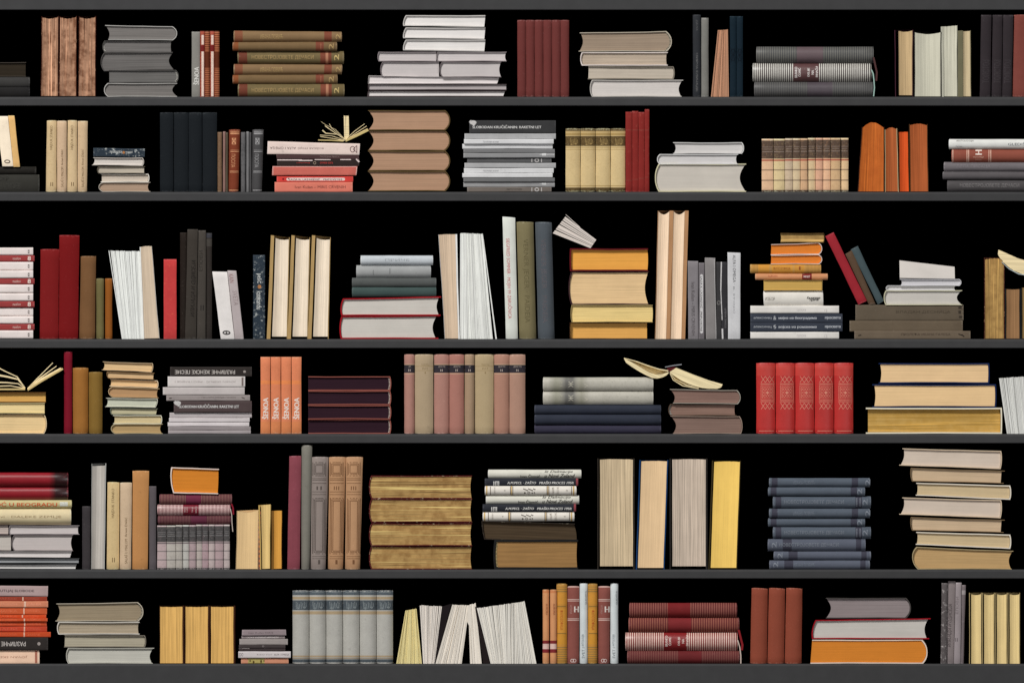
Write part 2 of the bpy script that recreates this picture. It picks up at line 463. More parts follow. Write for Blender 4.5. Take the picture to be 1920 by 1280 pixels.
def fore_book(q, cov, page, label, group, btl=1.3, btr=1.3, ot=1.5, ob=.8, sag=1.5, hol=3, D=.14, y0=None,
              kind='hardcover_book', vert=True, covr=None, st=.2, stain=0, scol=(120, 85, 50), gl=.3, gr=.3, page_kw=None, **mk):
    """book seen from its fore-edge: a board either side, the page block hollow between them"""
    f = Frame(q, vert); L, T = f.L, f.T
    f.wob = .16; f.bow = random.uniform(0, .5)
    y0 = jit() if y0 is None else y0
    r = thing(kind, f.cx, f.cy, label, group=group)
    U = lambda pts: [(l*S, v*S) for l, v in pts]
    mb = MB(f.cx, f.cy)
    for a, b in ((0, btl), (T-btr, T)):
        pts = [(L*i/10, a) for i in range(11)]+[(L*i/10, b) for i in range(10, -1, -1)]
        mb.prism([f.F(*p) for p in pts], y0, y0+D, U(pts))
    pts = [(0, btl), (L, btl), (L, T-btr), (0, T-btr)]
    mb.prism([f.F(*p) for p in pts], y0+D-.002, y0+D, U(pts))
    mb.build('cover', cmat(cov, **mk), r)
    K = 12; xs = [i/K for i in range(K+1)]
    a, b = btl+gl, T-btr-gr
    rows = []; uvs = []; M = 12
    dep = lambda x: y0+.0012+hol*S*math.sin(math.pi*x)
    tops = [L-ot-sag*math.sin(math.pi*x)-random.random()*(1.3 if stain else .5) for x in xs]
    for k in range(M+1):
        rr = [(ob+(tp-ob)*k/M, a+(b-a)*x) for tp, x in zip(tops, xs)]
        rows.append([(*f.F(l, v), dep(x)) for (l, v), x in zip(rr, xs)]); uvs.append(U(rr))
    pb = MB(f.cx, f.cy)
    pb.grid(rows, uvs, True)
    for rw, uu in ((rows[0], uvs[0]), (rows[-1], uvs[-1])):
        pb.grid([rw, [(p[0], p[1], y0+D-.003) for p in rw]], [uu, uu])
    for k in (0, -1):
        col = [rw[k] for rw in rows]; pb.grid([col, [(p[0], p[1], y0+D-.003) for p in col]])
    pb.build('page_block', pmat(page, st=st, stain=stain, scol=scol, **(page_kw or {})), r)
    return r

def fan_mesh(mb, q, n, ft, fb, y0, D, jt=.3, jd=.004, topj=1.0, rnd=random):
    TL, TR, BR, BL = q
    lerp = lambda p, r, t: (p[0]+(r[0]-p[0])*t, p[1]+(r[1]-p[1])*t)
    for i in range(n):
        j = (rnd.random()-.5)*jt/n
        a = i/n; t0 = min(1, max(0, a+j)); t1 = min(1, t0+ft/n); b0 = a; b1 = a+fb/n
        dy = (rnd.random()-.5)*topj
        w = .8+.35*rnd.random(); t1 = min(1, t0+ft*w/n); b1 = a+min(1, fb*w)/n
        p = [lerp(TL, TR, t0), lerp(TL, TR, t1), lerp(BL, BR, b1), lerp(BL, BR, b0)]
        p[0] = (p[0][0], p[0][1]+dy); p[1] = (p[1][0], p[1][1]+dy)
        y = y0+rnd.random()*jd
        L = math.dist(p[0], p[3])*S
        mb.prism(p, y, y+D, [(L, a*.05), (L, (a+.02)*.05), (0, (a+.02)*.05), (0, a*.05)])
def fan_book(q, page, label, group, n=22, ft=.72, fb=.96, D=.11, y0=None, cov=None, covq=(), kind='paperback_book', parts=None, st=.12, jt=.3, topj=1.0):
    """paperback standing with its leaves fanned apart"""
    cx = (q[2][0]+q[3][0])/2; cy = max(q[2][1], q[3][1]); y0 = jit() if y0 is None else y0
    r = thing(kind, cx, cy, label, group=group)
    mb = MB(cx, cy); fan_mesh(mb, q, n, ft, fb, y0, D, jt, topj=topj)
    for (q2, n2, a2, b2) in (parts or ()): fan_mesh(mb, q2, n2, a2, b2, y0, D, jt, topj=topj)
    mb.build('pages', pmat(page, st=st), r)
    if cov:
        c = MB(cx, cy)
        for pl in covq: c.prism(pl, y0+.001, y0+D+.004)
        c.build('cover', cmat(cov), r)
    return r
def poly_book(kind, parts, label, group, cat='book'):
    """parts = (name, material, [outlines], y0, y1)"""
    allp = [p for pt in parts for o in pt[2] for p in (o['p'] if isinstance(o, dict) else o)]
    cx = sum(p[0] for p in allp)/len(allp); cy = max(p[1] for p in allp)
    r = thing(kind, cx, cy, label, cat, group)
    for name, mat, outs, a, b in parts:
        mb = MB(cx, cy)
        for i, o in enumerate(outs):
            ya = a+i*.0007; uv = None
            if isinstance(o, dict):
                ya = a+o.get('dy', i*.0007); an = math.radians(o.get('ang', 0)); o = o['p']
                uv = [((x*math.cos(an)+y*math.sin(an))*S, (-x*math.sin(an)+y*math.cos(an))*S) for x, y in o]
            mb.prism(o, ya, b-i*.0003, uv)
        mb.build(name, mat, r)
    return r
ORD = ['first', 'second', 'third', 'fourth', 'fifth', 'sixth', 'seventh', 'eighth', 'ninth', 'tenth', 'eleventh', 'twelfth', 'thirteenth']

# ------------------------------------------------------------------ the bookcase
case = bpy.data.objects.new('bookcase', None); COL.objects.link(case)
case.location = (0, 0, -.98)
case['label'] = 'wide charcoal grey bookcase with a black interior holding all the books'; case['category'] = 'bookcase'
def case_part(name, x0, y0, x1, y1, ya, yb, mat, ch=0.0):
    mb = MB(960, 640+.98/S)
    if ch:                       # board with softened front edges
        c = ch/S; pr = [(y0, yb), (y0, ya+ch*.85), (y0+c, ya), (y1-c*.3, ya), (y1, ya+ch*.25), (y1, yb)]
        rows = [[(x, py, yy) for py, yy in pr] for x in (x0, x1)]
        mb.grid(rows, [[(x*S, py*S) for py, yy in pr] for x in (x0, x1)])
        mb.grid([rows[0][:3], rows[0][5:2:-1]]); mb.grid([rows[1][:3], rows[1][5:2:-1]])
        mb.grid([[rows[0][0], rows[0][-1]], [rows[1][0], rows[1][-1]]])
    else: mb.prism([(x0, y0), (x1, y0), (x1, y1), (x0, y1)], ya, yb)
    return mb.build(name, mat, case)
shelf_m = cmat((64, 64, 65), blot=.16, fine=.05, rough=.7, spec=.1, bump=.1, streak=.05)
black_m = cmat((0, 0, 0), blot=0, fine=0, rough=1, spec=0, bump=0)
SH = [(-22, 19), (182, 198.5), (360, 377), (635.5, 652.5), (813, 830.5), (1067, 1084), (1243.5, 1290)]
for a, b in SH: case_part('shelf_board', -190, a, 2110, b, 0, .215, shelf_m, .006)
case_part('back_panel', -190, -22, 2110, 1290, .216, .224, black_m)
for x in (-204, 2110.5): case_part('side_panel', x, -22, x+13.5, 1290, -.001, .224, shelf_m)
# ------------------------------------------------------------------ books, shelf by shelf
def lt(d, i, place): return "%s, %s of %s" % (d, 'topmost' if i == 0 else ORD[i]+' from top', place)
def ll(d, i, place): return "%s, %s of %s" % (d, 'leftmost' if i == 0 else ORD[i]+' from left', place)
Sp, En, Fo = spine_book, end_book, fore_book
PB = 'paperback_book'
def Q(a, b, c, d, e, f, g, h): return ((a, b), (c, d), (e, f), (g, h))

# ======== top shelf
G = 'dark books stacked at the left end of the top shelf'; P = 'dark stack at top shelf left end'
En((-95, 117, 49, 144), 'L', (74, 68, 62), (46, 39, 30), lt('dark brown page edged book', 0, P), G, rnd=1, hol=0, over=1, bt=1)
Sp((-90, 145, 56, 163), (58, 57, 56), lt('charcoal cloth book', 1, P), G, R=2)
Sp((-90, 163, 56, 181.8), (34, 33, 33), lt('near black cloth book', 2, P), G, R=2)
G = 'brown books showing rough fore edges on the top shelf'; P = 'three rough brown fore edges, top shelf'
r0 = Fo(Q(78, 31, 110, 30.5, 109.5, 181, 76.5, 181), (70, 34, 24), (184, 140, 112), ll('worn brown book', 0, P), G, st=.42, stain=.9, scol=(104, 66, 46), sag=2.5, btl=1, btr=1, wear=.6, wcol=(190, 150, 120), page_kw=dict(freq=230))
dup(r0, 34, 0, ll('worn brown book', 1, P)); dup(r0, 70, 0, ll('worn brown book', 2, P))
G = 'grey hardcovers stacked on the top shelf'; P = 'grey hardcover stack, top shelf'; cv = (178, 176, 172); pg = (118, 114, 111)
En(Q(197, 47.5, 332, 50, 332, 76, 203, 75), 'R', cv, pg, lt('grey edged book with pale rounded spine', 0, P), G, rnd=8, hol=4, over=1)
En((192, 76.5, 323, 99), 'L', (70, 68, 66), (112, 109, 107), lt('slim grey book with striped headband', 1, P), G, hb=(200, 198, 190), rnd=4, hol=1, over=2, bt=1)
En(Q(189, 99, 324, 98, 325, 131, 189, 134), 'L', (88, 85, 83), (106, 103, 101), lt('thickest grey edged book', 2, P), G, rnd=6, hol=8, over=0, bt=1)
En((204, 131.5, 335, 156), 'R', (80, 78, 76), (104, 102, 100), lt('grey book with striped headband at right', 3, P), G, hb=(200, 198, 190), rnd=5, hol=0, over=1, bt=1.2)
En((195, 156, 332, 181.8), 'L', cv, pg, lt('grey edged book with pale boards', 4, P), G, rnd=7, hol=8, over=1)
G = 'thin upright books beside the grey stack'; P = 'thin upright group, top shelf'
Sp((359.5, 60, 375, 181.8), (132, 130, 124), 'thin grey book lettered ŠENOA in white, upright on the top shelf', G, R=1.2,
   t=[('ŠENOA', (362, 126, 373, 159), 90, (225, 224, 218), dict(bold=.03))])
for k, x in enumerate((375.3, 393.5)):
    Sp((x, 59, x+8.6, 181.8), (122, 42, 32), ll('thin white banded red book', k*2+1, P), G, R=1.5, rib=(2.6, (215, 120, 95), .7, 0, 0),
       bands=[], d=[('label_strip', (238, 214, 200), [('r', x+2.5, 66, x+7, 84), ('r', x+2.5, 97, x+7, 181)]), ('dark_label', (120, 34, 34), [('r', x+.5, 85, x+8, 96)])])
    Sp((x+8.8, 59, x+18, 181.8), (95, 45, 28), ll('thin ribbed brown book', k*2+2, P), G, R=1.8, rib=(3.4, (196, 120, 84), .85, 98, 127))
G = 'olive brown cloth books stacked on the top shelf'; P = 'olive cloth stack, top shelf'
A, B, RD, GD = (128, 103, 74), (114, 92, 64), (118, 66, 50), (176, 148, 100)
def digit(x, y, c, s='2', w=9, h=11): return (s, (x-w/2, y-h/2, x+w/2, y+h/2), 90, c, dict(name='number', bold=.03))
def olive(k, q, ty):
    x0 = min(q[0][0], q[3][0]); y0, y1 = (q[0][1]+q[1][1])/2, q[2][1]; ym = (y0+y1)/2; h = y1-y0; lb = lt(('olive book with gold title', 'plain olive book with red block', 'thick olive book with long gold title')[ty], k, P)
    if ty == 0: Sp(q, A, lb, G, R=4, bands=[(440, 455, (126, 78, 56)), (608, 622, RD)], streak=.12, t=[('ИВАНА ПОВИЋ', (488, ym-4, 530, ym+5), 0, GD), digit(634, ym, GD)])
    if ty == 1: Sp(q, B, lb, G, R=3, bands=[(436, 447, (128, 74, 44)), (592, 607, RD)], streak=.12, t=[digit(621, ym, GD)], d=[('gold_rule', (170, 110, 84), [('r', 601, ym-h*.36, 602.2, ym+h*.36)])])
    if ty == 2: Sp(q, (108, 94, 64), lb, G, R=6, bands=[(448, 464, (106, 58, 44)), (601, 611, RD), (611, 616, (168, 118, 92)), (616, 622, RD)], t=[('НОВЕСТРОЈОВЕТЕ ДЕЧАСИ', (472, ym-4.5, 588, ym+4.5), 0, GD), digit(631, ym, (205, 180, 120))])
olive(0, Q(438, 58, 641, 60, 641, 78.6, 438, 79), 0); olive(1, Q(436, 79.5, 632, 79, 632, 96, 436, 95.6), 1)
olive(2, Q(445, 96.2, 645, 96.6, 645, 120, 446, 120), 2); olive(3, Q(438, 120.6, 642, 121.4, 641, 139.6, 438, 140.6), 0)
olive(4, Q(436, 141, 633, 140, 633, 157.5, 436, 157.6), 1); olive(5, Q(446, 158, 646, 158, 646, 181.8, 446, 181.8), 2)
G = 'white paged books stacked on the top shelf'; P = 'tall white stack, top shelf'
for k, y in enumerate((29, 52, 74.7)):
    En(Q(759, y, 910, y, 908, y+22.3, 754, y+20), 'L', (200, 196, 192), (226, 222, 219), lt('small bright white book', k, P), G, rnd=2, hol=0, over=0, bt=1.6, st=.05)
wh = (196, 189, 188)
En((708, 97.5, 818, 115.5), 'L', (150, 140, 142), wh, 'slim left book of the fourth layer of tall white stack, top shelf', G, rnd=2, hol=0, over=0, bt=1, st=.06)
En((818.5, 97.5, 950, 115.5), 'L', (150, 140, 142), (203, 196, 195), 'slim right book of the fourth layer of tall white stack, top shelf', G, rnd=2, hol=2, over=1, bt=1, st=.06)
En((713, 116, 823, 145.3), 'L', (120, 110, 112), wh, 'thick left book with dark round spine, tall white stack, top shelf', G, rnd=4.5, hol=0, over=0, bt=1.1, st=.04)
En((824, 116, 940, 145.3), 'L', (120, 110, 112), wh, 'thick right book beside dark round spine, tall white stack, top shelf', G, rnd=5, hol=3, over=1, bt=1.1, st=.04)
En(Q(691, 142, 936, 146, 932, 157.3, 690, 157.3), 'L', (205, 198, 196), (216, 209, 208), lt('white paperback with lifted left corner', 5, P), G, kind=PB, st=.08)
En((690, 158, 950, 169.5), 'L', (70, 60, 62), (176, 168, 168), lt('long thin grey book', 6, P), G, rnd=.5, hol=0, over=1, bt=1.2, st=.06)
En(Q(690, 170.3, 948, 170.3, 944, 181.8, 688, 181.8), 'L', (75, 64, 66), (222, 216, 214), lt('thin white book', 7, P), G, rnd=.5, hol=0, over=1, bt=1.6, st=.05)
G = 'matching dark red books upright on the top shelf'; P = 'six dark red books, top shelf'
r0 = Sp((970, 38, 986, 181.8), (107, 53, 50), ll('plain dark red book', 0, P), G, R=2, blot=.06)
for k in range(1, 6): dup(r0, 16.2*k, 0, ll('plain dark red book', k, P))
def beige_stack(dx, dy, G, P, p1, p2, p3, p4, c1, c2):
    def m(q): return tuple((x, y) if not dx else (104+(x-1085)*.944, 1243.3-(181.8-y)*.936) for x, y in q)
    En(m(Q(1087, 61.5, 1259, 58.5, 1260, 97, 1085, 97)), 'R', (196, 186, 168), p1, lt('thick worn book with frayed spine', 0, P), G, rnd=10, hol=5, over=2, bt=1.3, hb=(180, 170, 150), st=.14, wear=.5)
    En(m(Q(1088, 98, 1252, 98, 1252, 123.5, 1088, 123.5)), 'L', c1, p2, lt('book in pale boards', 1, P), G, rnd=3, hol=1, over=2, bt=1.8)
    En(m(Q(1103, 124, 1265, 125, 1265, 149.3, 1102, 149)), 'R', (132, 124, 112), p3, lt('squarer book with dark lower board', 2, P), G, rnd=2.5, hol=0, over=1, bt=1.4, st=.14)
    En(m(Q(1106, 150, 1281, 150, 1278, 181.8, 1106, 181.8)), 'L', c2, p4, lt('whitest book', 3, P), G, rnd=4, hol=5, over=2, bt=1.5, st=.06)
beige_stack(0, 0, 'beige paged books stacked on the top shelf', 'beige stack, top shelf', (154, 136, 118), (182, 166, 148), (190, 179, 164), (207, 201, 196), (226, 214, 208), (190, 186, 180))
G = 'mixed upright books right of centre on the top shelf'
Sp((1299, 28, 1314, 181.8), (46, 48, 52), 'tall charcoal book with faint grey lettering, beside beige stack, top shelf', G, R=2, streak=.1, t=[('МИРЧА ЕЛИЈАДЕ', (1304.5, 100, 1308.5, 172), -90, (122, 122, 122)), ('ДЕЛА', (1304.5, 38, 1308.5, 58), -90, (100, 100, 102), dict(name='author'))])
Sp((1315, 34, 1328.5, 181.8), (122, 121, 116), 'slightly shorter plain grey book beside the tall charcoal book', G, R=1.6)
fan_book(Q(1346, 57, 1365, 56, 1367, 181.8, 1333, 181.8), (196, 146, 116), 'peach paged paperback flaring towards its foot, top shelf', G, n=14, ft=.98, fb=.86, D=.11, st=.14)
for k, x in enumerate((1368.5, 1381)):
    Sp((x, 31, x+12, 181.8), (20, 35, 45), ('left' if k == 0 else 'right')+' book of the dark teal pair, top shelf', G, R=1, blot=.1, d=[('emblem', (10, 22, 32), [('o', x+6, 98, 4.6, 6, 1.2), ('o', x+6, 109, 4.6, 6, 1.2), ('l', x+2, 90, x+10, 118, 1), ('l', x+10, 90, x+2, 118, 1)])])
def delije(x, y, c, c2): # two lettered blocks on the label
    return [('BRANKO', (x, y-10, x+5, y+10), 90, c, dict(bold=.04, name='author')), ('ĆOPIĆ', (x+5.6, y-8, x+11.5, y+8), 90, c, dict(bold=.04, name='author')),
            ('DELIJE', (x+24, y-8, x+29, y+8), 90, c, dict(bold=.04)), ('NA', (x+31.5, y-4, x+36, y+4), 90, c, dict(bold=.04)), ('BIHAĆU', (x+38, y-11, x+43.5, y+9), 90, c, dict(bold=.04))]
G = 'ribbed grey books stacked on the top shelf'; P = 'ribbed grey stack, top shelf'
Sp((1418, 88, 1638, 118.5), (66, 66, 67), lt('dull ribbed book with plain label', 0, P), G, R=7, rib=(4.2, (116, 115, 108), .8, 1494, 1543), bands=[(1494, 1543, (98, 82, 86))], spec=.35, rough=.5)
Sp((1411, 119, 1634, 153.5), (66, 54, 56), lt('bright silver ribbed book with lettered label', 1, P), G, R=7, rib=(3.9, (222, 220, 210), .95, 1487, 1535), bands=[(1487, 1535, (92, 62, 62)), (1411, 1416, (44, 44, 44))], spec=.5, rough=.4, t=delije(1490, 136, (235, 228, 224), 0))
Sp((1414, 154, 1637, 181.8), (68, 67, 68), lt('dim ribbed book', 2, P), G, R=7, rib=(4.2, (96, 95, 92), .8, 1514, 1561), bands=[(1514, 1561, (78, 70, 76))], spec=.35, rough=.5)
def ribbons(dx, dy, c1, c2, G, P, s=1.0, base=181.8):
    """two bookmark ribbons hanging at the right of a ribbed stack: parts of the second book"""
    r = [o for o in COL.objects if o.get('label') == lt(*P)][0]
    for nm, col, pts, wd in (('bookmark_ribbon', c1, [(1634, 131), (1637, 138), (1638.5, 150), (1639.5, 165), (1638, 181)], 2.2), ('bookmark_ribbon', c2, [(1638, 108), (1641, 122), (1644, 136), (1643, 152)], 3.4)):
        mb = MB(r['cx'], r['cy']); pts = [(dx+1411+(x-1411)*s, dy+119+(y-119)*s) for x, y in pts]
        wd *= s
        mb.grid([[(x-wd/2, y, .004), (x+wd/2, y, .0045)] for x, y in pts], smooth=True)
        mb.grid([[(x-wd/2, y, .0045), (x+wd/2, y, .005)] for x, y in pts], smooth=True)
        mb.build(nm, cmat(col, bump=.1), r)
ribbons(0, 0, (160, 190, 180), (82, 54, 54), G, ('bright silver ribbed book with lettered label', 1, P))
G = 'cream fore edges near the right end of the top shelf'
Fo(Q(1677, 57, 1712, 56, 1711.5, 181.8, 1678.5, 181.8), (66, 34, 46), (200, 172, 130), 'tan paged book with maroon cover, upright right of ribbed grey stack', G, btl=1.5, btr=1, gl=6, sag=2, ob=3)
Fo((1713.5, 60, 1765, 181.8), (40, 38, 34), (206, 203, 184), 'widest pale fore edge between tan and tall cream books, top shelf', G, btl=1.5, btr=1.2, sag=3.5, ot=1, hol=5, st=.12)
Fo(Q(1764, 50.5, 1795, 48, 1795, 181.8, 1766, 181.8), (182, 180, 164), (206, 203, 184), 'tallest cream fore edge with grey flyleaf, near top shelf right end', G, btl=4, btr=.6, sag=.3, ot=0, hol=2, st=.2)
Fo(Q(1795.5, 58, 1820, 57, 1821, 181.8, 1795.5, 181.8), (112, 108, 84), (204, 186, 150), 'olive covered cream fore edge, fourth of the cream uprights, top shelf', G, btl=10, btr=.8, sag=.5, ot=1, st=.14)
G = 'dark lettered spines at the right end of the top shelf'; P = 'three dark lettered spines, top shelf'
for k, (a, b, c, e) in enumerate(((1839.5, 1859, 1857, 1837), (1861, 1880, 1878, 1858.5), (1881, 1900, 1897, 1879))):
    Sp(Q(a, 28.5, b, 28.5, c, 181.8, e, 181.8), (50, 44, 47), ll('dark plum book', k, P), G, R=1.5, t=[('ТОЛСТОЈ', ((a+c)/2-6, 113, (a+c)/2+7, 156), 90, (66, 60, 63), dict(bold=.02))])
Sp(Q(1901, 28, 1932, 28, 1929, 181.8, 1898, 181.8), (124, 66, 58), 'brick red book cut by the photo edge, top shelf', G, R=2)

# ======== second shelf
G = 'books at the left end of the second shelf'
Sp(Q(-8, 218, 15, 218, 25, 312, 4.5, 312), (250, 233, 208), 'cream leaning paperback with ring emblem on dark books, second shelf', G, kind=PB, vert=True, d=[('ring_emblem', (60, 46, 34), [('o', 13.7, 303, 5.8, 3.6, 1.9)])])
Sp(Q(15.2, 217, 27, 217, 37.5, 313, 25.2, 313), (226, 182, 118), 'narrow ochre leaning paperback on dark books, second shelf', G, kind=PB, vert=True, wear=.3)
Sp((-80, 312.5, 68, 327), (34, 32, 29), 'black worn flat book under the leaning pair, second shelf', G, R=2, wear=.4, wcol=(70, 66, 60))
Sp((-80, 327.5, 74, 359.8), (52, 51, 47), 'dark grey flat book lying on second shelf at its left end', G, R=2, wear=.3, wcol=(80, 78, 72), t=[('ВАСИЉЕВ', (0, 343, 38, 355), 0, (66, 65, 61)), ('СКР', (-2, 331, 16, 339), 0, (38, 37, 34), dict(name='author'))])
def haj(q, k, G, P, col, ty, brown=(112, 86, 54)):
    x = (q[0][0]+q[1][0]+q[2][0]+q[3][0])/4; y0, y1 = q[0][1], q[3][1]; s = (y1-y0)/134
    if ty: tt = [('HAJDUK STANKO', (x-3, y0+s*10, x+3.4, y0+s*55), 90, brown), ('II', (x-2, y1-s*18, x+3, y1-s*11), 0, brown, dict(name='number'))]
    else: tt = [('SALAŠ U MALOM', (x-3, y1-s*47, x+3, y1-s*9), 90, brown), ('Arsen Diklić', (x-2.2, y1-s*80, x+2.4, y1-s*50), 90, brown, dict(name='author'))]
    Sp(q, col, ll('cream book titled '+('HAJDUK STANKO' if ty else 'low down'), k, P), G, R=2.4, t=tt, marble=.35, wcol=tuple(c-26 for c in col), blot=.1)
G = 'cream spines upright on the second shelf'; P = 'four cream spines, second shelf'
haj(Q(88, 226, 106, 226, 106, 359.8, 86, 359.8), 0, G, P, (208, 182, 140), 1)
haj(Q(107, 226.6, 125, 226.6, 125, 359.8, 107, 359.8), 1, G, P, (206, 177, 146), 0)
haj(Q(127, 225.6, 144.5, 226, 144.5, 359.8, 126, 359.8), 2, G, P, (210, 184, 144), 1)
haj(Q(145.7, 227, 164.5, 227, 163, 359.8, 145.5, 359.8), 3, G, P, (205, 177, 142), 0)
G = 'small mixed stack on the second shelf'; P = 'small mixed stack, second shelf'
def kat(q, label, G, rot, box1, box2, sun):
    Sp(q, (44, 54, 64), label, G, kind=PB, wear=.8, wcol=(185, 190, 188), streak=.25,
       t=[('pešić', box1, rot, (226, 228, 224), dict(name='author')), ('katmandu', box2, rot, (226, 228, 224))], d=[('sun_emblem', (190, 128, 76), [('d',)+sun])])
kat(Q(175, 277.5, 271.5, 279, 271, 295, 175, 293.5), lt('scratched navy paperback', 0, P), G, 180, (235, 283, 248, 289), (206, 283, 229, 289), (232, 286, 2.4, 2.6))
En(Q(175, 295.3, 270, 295.5, 270, 311.5, 172.5, 310), 'R', (196, 188, 180), (213, 206, 199), lt('whitish book', 1, P), G, rnd=3, hol=2, over=1.5, bt=1.1)
En((182, 312, 272, 325.5), 'L', (92, 84, 72), (190, 180, 164), lt('grey beige book', 2, P), G, rnd=2.5, hol=0, over=2, bt=1)
En((189, 326, 280, 341.7), 'R', (226, 220, 210), (196, 184, 170), lt('book in white boards', 3, P), G, rnd=2, hol=0, over=2, bt=1.4)
En((185, 341.5, 282, 359.8), 'L', (184, 176, 164), (170, 145, 124), lt('brownish book with round spine', 4, P), G, rnd=7, hol=3, over=2, bt=1)
G = 'blue black spines on the second shelf'; P = 'four blue black spines, second shelf'
for k, (a, b) in enumerate(((300, 325), (325.6, 353), (353.4, 379), (379.6, 407))):
    Sp((a, 211, b, 359.8), (25, 29, 33), ll('tall plain blue black book', k, P), G, R=2, blot=.05)
G = 'small worn books beside the blue black spines'; P = 'small worn group, second shelf'
def antique(dx, gr):
    k = 4 if gr else 0; C = lambda c: (lambda m: (m, m-1, m))(int(sum(c)/3)) if gr else c
    Sp((407.8+dx, 248, 416.3+dx, 359.8), C((122, 96, 74)), ll('mottled %s booklet' % ('grey' if gr else 'brown'), k, P), G, R=1.5, marble=.6, wcol=C((84, 62, 48)))
    Sp((418+dx, 247, 423+dx, 359.8), C((140, 108, 100)), ll('very thin %s booklet' % ('light grey' if gr else 'pinkish'), k+1, P), G, R=1)
    Sp((423.6+dx, 248.5, 427.4+dx, 359.8), C((86, 78, 64)), ll('very thin %s booklet' % ('dark grey' if gr else 'olive'), k+2, P), G, R=1)
    gd = C((222, 160, 118)); x = 430+dx
    Sp(Q(429.5+dx, 243, 450.5+dx, 243, 447+dx, 359.8, 428+dx, 359.8), C((124, 60, 40)), ll('%s leather book with gilt bands' % ('grey' if gr else 'red brown'), k+3, P), G, R=4,
       d=[('gilt_bands', gd, [('r', x+2, 246, x+18.5, 247.4), ('r', x+2, 249, x+18.5, 252), ('r', x+2, 283.6, x+18, 285), ('r', x+2, 281.4, x+18, 282), ('r', x+1, 320.6, x+17, 322), ('r', x+1, 323.4, x+17, 324), ('r', x, 356, x+16.5, 357.4), ('l', x+5, 259, x+12, 270, 1.6), ('l', x+12, 259, x+5, 270, 1.6), ('b', x+5, 259, x+12.5, 271, 1)])],
       t=[('ПОСЛА', (x+3.5, 289, x+11, 314), -90, gd)])
antique(0, False); antique(44, True)
G = 'pink and red books stacked on the second shelf'; P = 'pink and red stack, second shelf'
Sp(Q(502, 265, 675, 269.5, 673.5, 290.6, 501, 289), (228, 208, 199), lt('thick pale pink paperback', 0, P), G, kind=PB, t=[('ALFA I OMEGA', (506, 275.5, 555, 280), 180, (84, 60, 60)), ('· BOŽIDAR STOJIĆ', (558, 276, 610, 280.6), 180, (110, 84, 84), dict(name='author'))],
   d=[('emblem', (110, 84, 84), [('o', 661, 280, 5, 6, 1.4), ('l', 662, 280, 669, 273, 1.2), ('l', 662, 280, 669, 286, 1.2), ('l', 669, 273, 669, 287, 1.4)])])
Sp(Q(518, 289.7, 673, 291.2, 673, 299, 519, 298.4), (76, 56, 56), lt('thin dark maroon paperback', 1, P), G, kind=PB, t=[('ПОСЛЕДЊА ЛИНИЈА', (600, 292.5, 636, 296), 0, (150, 130, 126))])
Sp(Q(519, 299, 674, 298.2, 673, 311.5, 520, 311.3), (50, 40, 38), lt('black paperback with torn white edge', 2, P), G, kind=PB, d=[('torn_edge', (232, 214, 210), [('r', 520, 299.2, 566, 301), ('r', 560, 300, 586, 302), ('r', 590, 298.8, 620, 300.2), ('r', 638, 298.6, 658, 300.2), ('l', 668, 298, 673.5, 304, 3)]), ('ring_emblem', (170, 150, 130), [('o', 590, 305.6, 2.8, 2.8, .9)])],
   t=[('crveni krug', (556, 304, 581, 307), 0, (205, 66, 62)), ('crvena zora', (600, 304, 624, 307), 0, (205, 66, 62))])
Sp(Q(511, 311.8, 670, 311.8, 668, 329, 510, 329), (198, 104, 92), lt('coral paperback with white rims', 3, P), G, kind=PB, wear=.3, wcol=(230, 170, 160), streak=.2, d=[('pale_rim', (226, 180, 172), [('r', 511.5, 312, 668, 313), ('r', 511, 313, 512.4, 328.5), ('l', 669, 313, 667.5, 328, 1.4)])])
Sp((519, 330, 662, 341), (206, 66, 60), lt('red paperback with white title capsule', 4, P), G, kind=PB, d=[('title_panel', (240, 222, 214), [('r', 540, 333.4, 644, 338.8), ('d', 540, 336.1, 3, 2.7), ('d', 644, 336.1, 3, 2.7)]), ('dot', (110, 20, 30), [('d', 531, 336, 1.8, 1.8)])],
   t=[('LAZA K. LAZAREVIĆ · PRIPOVETKE', (542, 334.2, 642, 338.2), 0, (40, 24, 24), dict(bold=.03, name='title'))])
Sp((515, 341.4, 661, 359.8), (216, 122, 104), lt('salmon paperback', 5, P), G, kind=PB, t=[('Ivan Kušan – MIRIS CRVENIH', (553, 348, 648, 353.4), 0, (98, 50, 46))])
def leaf(pts, w0, w1):     # tapered curved strip
    n = len(pts); up = []; dn = []
    for i, (x, y) in enumerate(pts):
        a = pts[max(0, i-1)]; b = pts[min(n-1, i+1)]; d = math.hypot(b[0]-a[0], b[1]-a[1]) or 1
        wd = w0+(w1-w0)*i/(n-1); nx, ny = -(b[1]-a[1])/d*wd/2, (b[0]-a[0])/d*wd/2
        up.append((x+nx, y+ny)); dn.append((x-nx, y-ny))
    return up+dn[::-1]
cr, crd = pmat((236, 216, 170), st=.25), pmat((218, 190, 130), st=.2)
